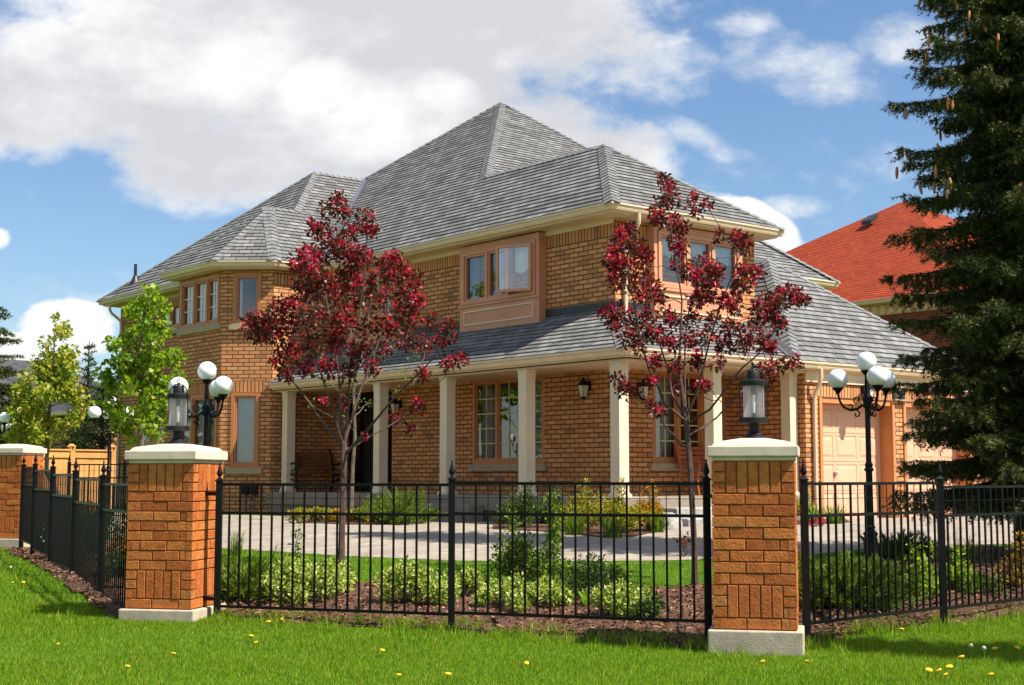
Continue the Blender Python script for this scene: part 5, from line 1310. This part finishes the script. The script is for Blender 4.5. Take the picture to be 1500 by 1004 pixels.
# conifers: whorled branches, drooping twigs, needles
def conifer(name, label, base, H, R, mat, bark, whorl=.34, per=8, twig_gap=.07, nl=.030, nw=.0045, dens=95, droop=.22, zmin=.3, cones=0, seed=1, twl=.42, trunk_r=.14, bare=.0, tipz=None, hang=.5, tz=(-.75, .15), taper=.85, group=None, cat='tree'):
    rr = np.random.default_rng(seed); T = thing(name, base, label, cat, group); base = V3(base)
    runs = [([base - V3((0, 0, .1)), base + V3((0, 0, H * .5)), base + V3((0, 0, H))], [trunk_r, trunk_r * .55, .01])]
    segA, segB, wgt = [], [], []; conepts = []
    z = zmin
    while z < H - .15:
        k = 1 - z / H; L0 = R * (k ** taper) + .08
        nb = max(4, int(per * (0.6 + .5 * k)))
        a0 = rr.uniform(0, 6.28)
        for i in range(nb):
            a = a0 + i * 6.283 / nb + rr.uniform(-.25, .25); L = L0 * rr.uniform(.62, 1.18); zz = z + rr.uniform(-.12, .12)
            hd = np.array([math.cos(a), math.sin(a), 0]); n_ = 7
            s_ = np.linspace(0, 1, n_); dz = -droop * L * (s_ ** 1.2) * 1.2 + .55 * droop * L * s_ ** 3 + .12 * L * s_
            pth = base + V3((0, 0, zz)) + hd * (s_ * L)[:, None] + np.array([0, 0, 1.0]) * dz[:, None] + np.cumsum(rr.normal(0, .012, (n_, 3)), 0)
            if L > .3: runs.append(([*pth[:-1]], list(np.linspace(.012 + .012 * L, .004, n_ - 1))))
            m_ = max(3, int(L / twig_gap)); side = np.cross(hd, [0, 0, 1.0])
            for j in range(m_):
                f = bare + (1 - bare) * (j + rr.uniform(0, 1)) / m_; p = np.array([np.interp(f, s_, pth[:, q]) for q in range(3)])
                tl = twl * min(1, L / 1.2) * (1.05 - .75 * f) * rr.uniform(.6, 1.2) + .05
                for sg in (-1, 1):
                    dv = hd * rr.uniform(.45, .95) + side * sg * rr.uniform(.5, 1.0) + np.array([0, 0, rr.uniform(*tz)]); dv /= np.linalg.norm(dv)
                    e_ = p + dv * tl + np.array([0, 0, -.12 * tl]); segA.append(p); segB.append(e_); wgt.append(tl)
                for _h in range(int(hang * 2 * rr.random() + .5)):
                    e_ = p + np.array([rr.normal(0, .03), rr.normal(0, .03), -tl * rr.uniform(.4, .8)]); segA.append(p); segB.append(e_); wgt.append(tl * .6)
            for q in range(n_ - 1): segA.append(pth[q]); segB.append(pth[q + 1]); wgt.append(np.linalg.norm(pth[q + 1] - pth[q]) * .9)
            if cones and zz > H * .34:
                for _ in range(rr.integers(0, 4)): f = rr.uniform(.82, 1.02); conepts.append((np.array([np.interp(f, s_, pth[:, q]) for q in range(3)]) + rr.normal(0, .06, 3), zz))
        z += whorl * rr.uniform(.85, 1.15)
    tuberuns(runs, bark, 'trunk', T, 5)
    A, B, w_ = np.array(segA), np.array(segB), np.array(wgt); cnt = np.maximum(3, (w_ * dens).astype(int)); idx = np.repeat(np.arange(len(A)), cnt); n = len(idx)
    f = rr.uniform(0, 1, n)[:, None]; P = A[idx] + (B[idx] - A[idx]) * f; ax = B[idx] - A[idx]; ax /= np.linalg.norm(ax, axis=1, keepdims=True) + 1e-9
    v = rr.normal(size=(n, 3)); v -= (v * ax).sum(1, keepdims=True) * ax; v /= np.linalg.norm(v, axis=1, keepdims=True); d_ = v * .85 + ax * .75 + np.array([0, 0, .12]); d_ /= np.linalg.norm(d_, axis=1, keepdims=True)
    s2 = np.cross(d_, rr.normal(size=(n, 3))); s2 /= np.linalg.norm(s2, axis=1, keepdims=True)
    ln = (nl * rr.uniform(.7, 1.3, n))[:, None]; W2 = s2 * nw
    tri = np.stack([P - W2, P + W2, P + d_ * ln], 1).reshape(-1, 3)
    npmesh('crown', tri, 3, mat, T)
    return T, conepts
sb = LD(6.42, 17.6); sb[2] = float(gz(sb[0], sb[1]))
SPR, cp = conifer('spruce_tree', 'tall dark spruce hung with brown cones at the right edge', sb, 13.5, 1.62, LM['spruce'], M['barkdark'], whorl=.36, per=13, twig_gap=.055, nl=.050, nw=.0060, dens=190, cones=1, seed=4, twl=.42, trunk_r=.17, zmin=1.05, taper=.42, droop=.36, hang=3.0, tz=(-1.2, .0))
cm = MB(); cm.lathe([(.0, .0), (.008, -.005), (.016, -.02), (.021, -.05), (.020, -.085), (.013, -.12), (.0, -.135)], n=8)
kept = [p for p, zz in cp if -.05 < ((p - V3((0, 0, EYE))) @ RH) / (p @ FH) < .40 and (p[2] - EYE) / (p @ FH) < .36]
kept.sort(key=lambda p: p @ FH)
c0 = None
for p in kept[:95]:
    if c0 is None:
        c0 = build(cm, 'spruce_cone', M['conemat'], SPR, True); base_ = V3(c0.location); o = c0
    else: o = c0.copy(); C.objects.link(o); o.parent = SPR
    o.location = tuple(base_ + p); o.rotation_euler = (rng.normal(0, .15), rng.normal(0, .15), 0); s_ = float(rng.uniform(.9, 1.35)); o.scale = (s_ * .8, s_ * .8, s_)
s2 = SPR.copy(); C.objects.link(s2); s2['label'] = 'spruce standing outside the right edge whose shade falls on the front lawn'
for ch in list(SPR.children):
    if ch.name.startswith(('trunk', 'crown')): c_ = ch.copy(); C.objects.link(c_); c_.parent = s2
q = LD(7.7, 9.7); s2.location = (q[0], q[1], float(gz(q[0], q[1]))); s2.scale = (.62, .62, .60)
q = at_d(-14, 640, 36.0); q[2] = float(gz(q[0], q[1]))
conifer('spruce_tree', 'dark spruce with brown cones cut by the left edge', q, 5.4, 1.3, LM['spruce'], M['barkdark'], whorl=.30, per=9, twig_gap=.09, nl=.075, nw=.012, dens=95, seed=8, twl=.4, zmin=.5, taper=.5)
for px, topy, d, R_, lb, sdd in ((131, 500, 44.0, .75, 'narrow dark cedar with a thin pointed top left of the house', 3), (152, 548, 42.0, 1.15, 'broad dark green cedar beside the left house wall', 5), (112, 565, 45.0, 1.1, 'low brownish cedar behind the cedar board fence', 6), (30, 560, 46.0, 1.3, 'dark cedar behind the yellow green tree', 7)):
    pt = at_d(px, topy, d); zg = float(gz(pt[0], pt[1])); conifer('cedar_tree', lb, (pt[0], pt[1], zg), pt[2] - zg, R_, LM['cedar'], M['barkdark'], whorl=.30, per=8, twig_gap=.12, nl=.11, nw=.014, dens=34, droop=-.35, seed=sdd, twl=.4, zmin=.2, taper=.75)

# shrubs and bed plants: c = crown centre from ground point, w/h sizes
def shrub(name, label, px, py, w_, h, mat, n, ls, asp=.5, cat='shrub', group=None, lumps=9, dz=0.0, dpt=None, bias=(0, 0, .25), sprigs=0):
    b_ = gpt(px, py); T = thing(name, b_, label, cat, group); pts, outs = [], []; runs = []
    for i in range(lumps):
        a = rng.uniform(0, 6.283); r_ = math.sqrt(rng.uniform(0, 1)) * w_ * .5; c = b_ + V3((math.cos(a) * r_, math.sin(a) * r_ * (dpt or .8), h * rng.uniform(.35, .75) * (1 - .45 * (2 * r_ / w_) ** 2)))
        rad = max(.08, min(w_, h) * rng.uniform(.2, .34)); P = in_ball(n // lumps, c, rad); P[:, 2] = np.maximum(P[:, 2], gz(P[:, 0], P[:, 1]) + .02); pts.append(P); outs.append((P - c) / rad); runs.append((curve(b_ - V3((0, 0, .03)), c, .03, 4, .01), [.010, .008, .006, .003]))
    for i in range(sprigs):
        a = rng.uniform(0, 6.283); tp_ = b_ + V3((math.cos(a) * w_ * .3 * rng.uniform(0, 1), math.sin(a) * w_ * .3 * rng.uniform(0, 1), h * rng.uniform(.95, 1.25))); path = curve(b_ + V3((0, 0, h * .3)), tp_, 0, 5, .015); runs.append((path, [.006, .005, .004, .003, .002]))
        for q_ in path[2:]: P = in_ball(14, q_, .06); pts.append(P); outs.append((P - q_) / .06)
    tuberuns(runs, M['barkgrey'], 'stems', T, 5)
    npmesh('foliage', leaves(np.concatenate(pts), ls, asp, out=np.concatenate(outs), outw=.6, bias=bias), 4, mat, T); return T
def blades(name, label, px, py, w_, h, mat, n, bw=.012, cat='plant', lean=.5, group=None):
    b_ = gpt(px, py); T = thing(name, b_, label, cat, group); V = []
    for i in range(n):
        a = rng.uniform(0, 6.283); r_ = w_ * .18 * math.sqrt(rng.uniform()); p = b_ + V3((math.cos(a) * r_, math.sin(a) * r_, -.01)); a2 = a + rng.normal(0, .5); o_ = V3((math.cos(a2), math.sin(a2), 0)); hh = h * rng.uniform(.6, 1.15); ll = w_ * .5 * lean * rng.uniform(.3, 1.4); sdv = V3((-o_[1], o_[0], 0)) * bw
        prev = (p - sdv, p + sdv); k = 4
        for j in range(1, k + 1):
            s_ = j / k; c = p + o_ * ll * s_ ** 2 + V3((0, 0, hh * (s_ - .28 * s_ ** 3 * lean))); wd = sdv * (1 - s_) ** .7
            V += [prev[0], prev[1], c + wd, c - wd]; prev = (c - wd, c + wd)
    npmesh('foliage', np.array(V), 4, mat, T); return T
def juniper(name, label, px, py, w_, h, mat, n_br, seed, cat='shrub', lean=1.0):
    b_ = gpt(px, py); T = thing(name, b_, label, cat); rr = np.random.default_rng(seed); V = []; runs = []
    for i in range(n_br):
        a = rr.uniform(0, 6.283); el = rr.uniform(.15, 1.1); L = (w_ * .55 * math.cos(el) + h * math.sin(el)) * rr.uniform(.6, 1.1); dv = V3((math.cos(a) * math.cos(el), math.sin(a) * math.cos(el), math.sin(el))); p0 = b_ + V3((rr.normal(0, w_ * .12), rr.normal(0, w_ * .12), 0))
        e_ = p0 + dv * L; e_[2] = max(e_[2], float(gz(e_[0], e_[1])) + .06); runs.append(([p0, (p0 + e_) / 2 + V3((0, 0, .03)), e_], [.009, .006, .002])); m_ = int(L * 300); f = rr.uniform(.15, 1, m_)[:, None]; P = p0 + (e_ - p0) * f + rr.normal(0, .022, (m_, 3)) * (1.3 - f) * 1.6
        d_ = dv * .9 + rr.normal(0, .45, (m_, 3)) + np.array([0, 0, .2]); d_ /= np.linalg.norm(d_, axis=1, keepdims=True); s2 = np.cross(d_, rr.normal(size=(m_, 3))); s2 /= np.linalg.norm(s2, axis=1, keepdims=True); ln = rr.uniform(.04, .085, m_)[:, None]
        V.append(np.stack([P - s2 * .006, P + s2 * .006, P + d_ * ln], 1).reshape(-1, 3))
    tuberuns(runs, M['barkdark'], 'stems', T, 4); npmesh('foliage', np.concatenate(V), 3, mat, T); return T
GV = 'variegated shrubs along the front fence'
shrub('variegated_shrub', 'cream and green variegated shrub left of the left crab apple trunk', 440, 884, .95, .48, LM['varieg'], 3600, .042, .55, lumps=16, group=GV)
shrub('variegated_shrub', 'low cream variegated shrub right in front of the left crab apple', 480, 872, .55, .42, LM['varieg'], 1900, .042, .55, lumps=9, group=GV)
shrub('variegated_shrub', 'large cream variegated shrub left of the middle fence post', 622, 884, .85, .50, LM['varieg'], 3800, .042, .55, lumps=16, group=GV)
shrub('variegated_shrub', 'small cream variegated shrub right beside the middle fence post', 682, 878, .35, .42, LM['varieg'], 1300, .042, .55, lumps=7, group=GV)
shrub('variegated_shrub', 'long low cream variegated shrub below the leafy green bush', 765, 893, 1.0, .34, LM['varieg'], 4000, .042, .55, lumps=18, group=GV)
shrub('variegated_shrub', 'pale variegated shrub nearest the right pillar on the mulch', 908, 905, .62, .40, LM['varieg'], 2600, .042, .55, lumps=12, group=GV)
shrub('green_shrub', 'slim upright green shrub rising from the left variegated shrub', 432, 872, .22, .62, LM['green'], 700, .042, .5, lumps=9, sprigs=3)
shrub('green_shrub', 'leafy mid green shrub with tall loose sprigs near the middle', 762, 862, .62, .62, LM['green'], 2200, .048, .55, lumps=12, sprigs=4)
shrub('green_shrub', 'open airy green sprigs standing above the middle shrubs', 812, 868, .42, .82, LM['green'], 500, .05, .55, lumps=5, sprigs=9)
shrub('green_shrub', 'dark green rounded bush between the middle shrub and the right pillar', 866, 880, .58, .52, LM['dkgreen'], 2400, .042, .5, lumps=12)
shrub('green_shrub', 'small dark green shrub touching the fence before the right pillar', 955, 912, .35, .30, LM['dkgreen'], 900, .04, .5, lumps=7)
blades('broad_leaf_plant', 'broad blue green leaves sprouting from the mulch by the fence', 860, 892, .35, .26, LM['green'], 9, .03, lean=.6)
juniper('juniper', 'dark green juniper tight beside the corner pillar', 350, 882, .42, .55, LM['juniper'], 60, 3)
blades('grass_tuft', 'upright grass tuft right behind the corner pillar', 346, 815, .45, .40, LM['juniper'], 60, .006)
juniper('juniper', 'wide feathery juniper right of the nearest pillar', 1225, 895, 1.0, .36, LM['juniper'], 190, 5)
juniper('juniper', 'feathery juniper below the tall globe lamp', 1272, 880, .7, .30, LM['juniper'], 110, 6)
juniper('juniper', 'low dark juniper on the mulch mound beside the globe lamp', 1318, 826, .8, .22, LM['dkgreen'], 70, 7)
shrub('green_shrub', 'light green broad leaved plant behind the right fence post', 1350, 884, .45, .55, LM['bright'], 900, .075, .4, lumps=10, sprigs=3)
shrub('green_shrub', 'light green leafy plant just right of the right fence post', 1402, 878, .42, .48, LM['bright'], 750, .07, .4, lumps=9, sprigs=2)
shrub('green_shrub', 'grey green low shrub on the right mulch bed', 1440, 880, .45, .35, LM['juniper'], 1100, .04, .4, lumps=8)
shrub('orange_shrub', 'orange and yellow leaved shrub at the right edge', 1494, 872, .36, .52, LM['orange'], 900, .05, .5, lumps=10, sprigs=3)
shrub('orange_shrub', 'yellow orange shrub behind the left iron fence', 190, 846, .5, .72, LM['orange'], 2400, .055, .5, lumps=14, sprigs=4)
shrub('green_shrub', 'dark green shrub behind the left iron fence near the corner pillar', 196, 862, .5, .6, LM['dkgreen'], 1500, .05, .5, lumps=10)
shrub('green_shrub', 'dark leafy shrub behind the middle of the left iron fence', 125, 815, 1.0, .75, LM['dkgreen'], 2600, .06, .5, lumps=14)
blades('grass_tuft', 'spiky green leaves on the right mulch mound', 1420, 832, .4, .45, LM['green'], 26, .014)
blades('grass_tuft', 'thin dry stems on the right mulch mound', 1398, 815, .5, .6, LM['orange'], 14, .004, lean=.3)
shrub('weed', 'tiny yellow green seedling at the foot of the left iron fence', 52, 800, .35, .22, LM['bright'], 160, .05, .5, cat='plant', lumps=5)
# beds by the house
GH = 'shrubs in the porch beds'
for px, py, w_, h, mt, lb in ((458, 766, .95, .36, 'gold', 'low gold green shrub at the left of the porch bed'), (535, 766, .85, .36, 'gold', 'low gold green shrub beside the young tree trunk'), (494, 766, .6, .24, 'orange', 'bronze low plant between two gold shrubs'), (765, 774, .95, .62, 'dkgreen', 'dark green shrub next to the front steps'), (812, 774, .7, .55, 'dkgreen', 'dark shrub second from the front steps'), (855, 778, .75, .68, 'gold', 'yellow green feathery shrub in the porch bed'), (908, 782, .62, .66, 'gold', 'tall yellow green shrub below the corner column'), (950, 778, .58, .62, 'orange', 'gold shrub with orange tips at the porch corner')):
    shrub('porch_shrub', lb, px, py, w_, h, LM[mt], 2700, .050, .42, lumps=11, group=GH, sprigs=5 if h > .5 else 0)
juniper('juniper', 'green spreading juniper left of the front steps', 585, 768, 1.1, .42, LM['juniper'], 110, 12)
blades('ornamental_grass', 'red brown drooping grass on the porch bed', 555, 766, .9, .62, LM['redbrown'], 60, .010, lean=.9)
for px, py, lb in ((842, 784, 'green strap leaved clump at the front of the bed'), (898, 788, 'small bright strap leaved clump at the bed edge'), (965, 780, 'green strap leaved clump by the corner boulder'), (1192, 768, 'strap leaved clump beside the garage downspout'), (1222, 768, 'wide strap leaved clump in front of the first garage door jamb')):
    blades('day_lily', lb, px, py, .75, .42, LM['green'], 70, .014, group='strap leaved day lilies')
shrub('green_shrub', 'yellow green shrub by the garage corner', 1180, 766, .5, .6, LM['gold'], 700, .05, .45, lumps=8, sprigs=4)
shrub('flowering_plant', 'small plant with pink red flowers near the garage bed', 1192, 772, .4, .18, LM['blossom'], 160, .04, .7, cat='flower', lumps=6)
shrub('crab_sapling', 'small red leaved shoot at the right crab apple trunk', 1003, 815, .22, .45, LM['crab'], 60, .06, .45, cat='plant', lumps=4)
bb = gpt(975, 776); m = MB(); 
ring = []
for z_, r_ in ((-.1, .26), (.08, .30), (.2, .24), (.27, .1)): ring.append([(bb[0] + r_ * math.cos(a) * (1 + .15 * math.sin(3 * a + z_ * 9)), bb[1] + r_ * math.sin(a) * (1 + .12 * math.cos(2 * a)), bb[2] + z_) for a in np.linspace(0, 6.283, 12, endpoint=False)])
m.ringloft(ring); bo = build(m, 'boulder', M['stepstone'], None, True); tag(bo, 'grey boulder at the porch bed corner', 'boulder')

# ------------------------------------------------------------------ lawn blades, mulch chips, dandelions
def on_bed(x, y):
    return None
def inside_poly(lat, d, poly):
    poly = np.asarray(poly); ins = np.zeros(len(lat), bool); j = len(poly) - 1
    for i in range(len(poly)):
        xi, yi = poly[i]; xj, yj = poly[j]
        c = ((yi > d) != (yj > d)) & (lat < (xj - xi) * (d - yi) / (yj - yi + 1e-12) + xi); ins ^= c; j = i
    return ins
def outline(Pp):
    e_ = np.concatenate([Pp[:, 0], Pp[-1, 1:], Pp[::-1, -1], Pp[0, ::-1]]); return np.stack([e_ @ RH, e_ @ FH], -1)
BP = [outline(p) for p in BED] + [outline(strip_px('x', DN, DF, None, 0, 60, 6))]
def grass(n, lat0, lat1, dd0, dd1, h, w_, keep=0.09, edge=.15):
    lat = rng.uniform(lat0, lat1, n); d = rng.uniform(dd0, dd1, n)
    ok = np.abs(lat) < d * .375 + 1.6; lat, d = lat[ok], d[ok]
    bad = np.zeros(len(lat), bool)
    jl = rng.normal(0, edge, len(lat)); jd = rng.normal(0, edge, len(lat))
    for pl_ in BP: bad |= inside_poly(lat + jl, d + jd, pl_)
    ok = ~bad | (rng.uniform(size=len(lat)) < keep)
    for pl_ in BP[-1:]: ok &= ~inside_poly(lat, d, pl_)
    lat, d = lat[ok], d[ok]; n = len(lat)
    P = lat[:, None] * RH + d[:, None] * FH; P[:, 2] = gz(P[:, 0], P[:, 1]) - .004
    a = rng.uniform(0, 6.283, n); ln = rng.uniform(.2, 1.0, n) ** 1.3; patch = .75 + .5 * (np.sin(lat * 2.1 + 1.3 * np.sin(d * 1.7)) * np.sin(d * 2.7 + lat) * .5 + .5)
    hh = h * rng.uniform(.5, 1.2, n) * patch; o_ = np.stack([np.cos(a), np.sin(a), np.zeros(n)], -1); s_ = np.stack([-np.sin(a + .8), np.cos(a + .8), np.zeros(n)], -1) * w_
    tip = P + o_ * (hh * ln * .8)[:, None] + np.array([0, 0, 1.0]) * hh[:, None]
    return np.stack([P - s_, P + s_, tip], 1).reshape(-1, 3)
G1 = grass(560000, -8, 8, 8.7, 14.2, .038, .0030)
G2 = grass(130000, -12, -2.5, 12.5, 25, .040, .0050)
G3 = grass(120000, -7.5, 9, 12.5, 19.5, .040, .005)
EDG = []
ex = np.array([p[0] for p in B1N + B2N[1:-1]], float); ey = np.array([p[1] for p in B1N + B2N[1:-1]], float)
for k in range(330):
    if k < 230: px = rng.uniform(320, 1500); q = gpt(px, np.interp(px, ex, ey) + rng.normal(-1, 6))
    else: f = rng.uniform(0, 1); i = min(int(f * 5), 4); ff_ = f * 5 - i; a_, b__ = LFE[i], LFE[i + 1]; q = LD(a_[0] + (b__[0] - a_[0]) * ff_ - .75 + rng.normal(0, .25), a_[1] + (b__[1] - a_[1]) * ff_ - .3)
    m_ = int(rng.uniform(10, 42)); P = np.asarray(q) + rng.normal(0, .045, (m_, 3)); P[:, 2] = gz(P[:, 0], P[:, 1]); hh = rng.uniform(.05, .13, m_)[:, None]; o_ = rng.normal(0, .4, (m_, 3)); o_[:, 2] = 1; sdv = rng.normal(0, 1, (m_, 3)); sdv[:, 2] = 0; sdv /= np.linalg.norm(sdv, axis=1, keepdims=True) + 1e-9
    EDG.append(np.stack([P - sdv * .004, P + sdv * .004, P + o_ * hh], 1).reshape(-1, 3))
gr = npmesh('lawn_grass', np.concatenate([G1, G2, G3] + EDG), 3, LM['grass']); tag(gr, 'short bright green lawn grass around the fences', 'grass', kind='stuff')
chips = []
for k, (Pp, n) in enumerate(zip(BED, (7000, 6000, 4500))):
    i = rng.uniform(0, Pp.shape[0] - 1.001, n); j = rng.uniform(0, Pp.shape[1] - 1.001, n); i0 = i.astype(int); j0 = j.astype(int); fi = (i - i0)[:, None]; fj = (j - j0)[:, None]
    P = (Pp[i0, j0] * (1 - fi) + Pp[i0 + 1, j0] * fi) * (1 - fj) + (Pp[i0, j0 + 1] * (1 - fi) + Pp[i0 + 1, j0 + 1] * fi) * fj
    P = P + np.array([0, 0, .006]); d_ = rdir(n) * np.array([1, 1, .3]); d_ /= np.linalg.norm(d_, axis=1, keepdims=True); up = rdir(n) * .5 + np.array([0, 0, 1.0]); s_ = np.cross(d_, up); s_ /= np.linalg.norm(s_, axis=1, keepdims=True)
    L = rng.uniform(.02, .07, n)[:, None]; Wd = rng.uniform(.005, .014, n)[:, None]
    chips.append(np.stack([P - d_ * L / 2 - s_ * Wd, P + d_ * L / 2 - s_ * Wd * .6, P + d_ * L / 2 + s_ * Wd * .7, P - d_ * L / 2 + s_ * Wd], 1).reshape(-1, 3))
mc = npmesh('mulch_chips', np.concatenate(chips), 4, LM['chip']); tag(mc, 'loose bark chips and fallen petals on the mulch beds', 'mulch', kind='stuff')
FD = [(252, 965), (366, 938), (378, 946), (408, 912), (420, 908), (395, 918), (320, 885), (88, 949), (185, 985), (20, 857), (33, 858), (170, 858), (1133, 918), (1123, 982), (1180, 975), (1360, 993), (1384, 992), (1390, 996), (1395, 988), (1413, 972), (1460, 958), (1485, 957), (1455, 998), (655, 1000), (770, 975), (558, 960), (1320, 930), (583, 996)]
fl = None
for k, (px, py) in enumerate(FD):
    q = gpt(px, py + 5)
    if fl is None:
        fl = thing('dandelion', q, 'yellow dandelion flower in the lawn grass', 'flower', 'yellow dandelions in the lawn')
        m = MB(); m.lathe([(.0, .052), (.012, .055), (.020, .062), (.018, .068), (.0, .071)], n=9); build(m, 'flower_head', M['flower'], fl, True, world=False)
        m = MB(); m.tube([(0, 0, 0), (.004, 0, .03), (0, 0, .055)], .0025, 5); build(m, 'stem', M['stem'], fl, world=False); o = fl
    else: o = copy_tree(fl)
    o.location = tuple(q); o.rotation_euler = (rng.normal(0, .25), rng.normal(0, .25), rng.uniform(0, 6)); s_ = float(rng.uniform(.9, 1.4)); o.scale = (s_,) * 3
sh = None
for px, py, lb in ((1423, 968, 'white dandelion seed head on a tall stem'), (1442, 972, 'smaller pale dandelion seed head by the tall one'), (15, 845, 'round white dandelion seed head by the left fence')):
    q = gpt(px, py)
    if sh is None:
        sh = thing('dandelion_clock', q, lb, 'flower', 'dandelion seed heads')
        m = MB(); m.lathe([(max(.0005, .017 * math.sin(a)), .113 - .017 * math.cos(a)) for a in np.linspace(0, math.pi, 9)], n=10); build(m, 'seed_head', M['seedhead'], sh, True, world=False)
        m = MB(); m.tube([(0, 0, 0), (.006, 0, .06), (0, 0, .10)], .003, 5); build(m, 'stem', M['stem'], sh, world=False); o = sh
    else: o = copy_tree(sh); o['label'] = lb
    o.location = tuple(q)
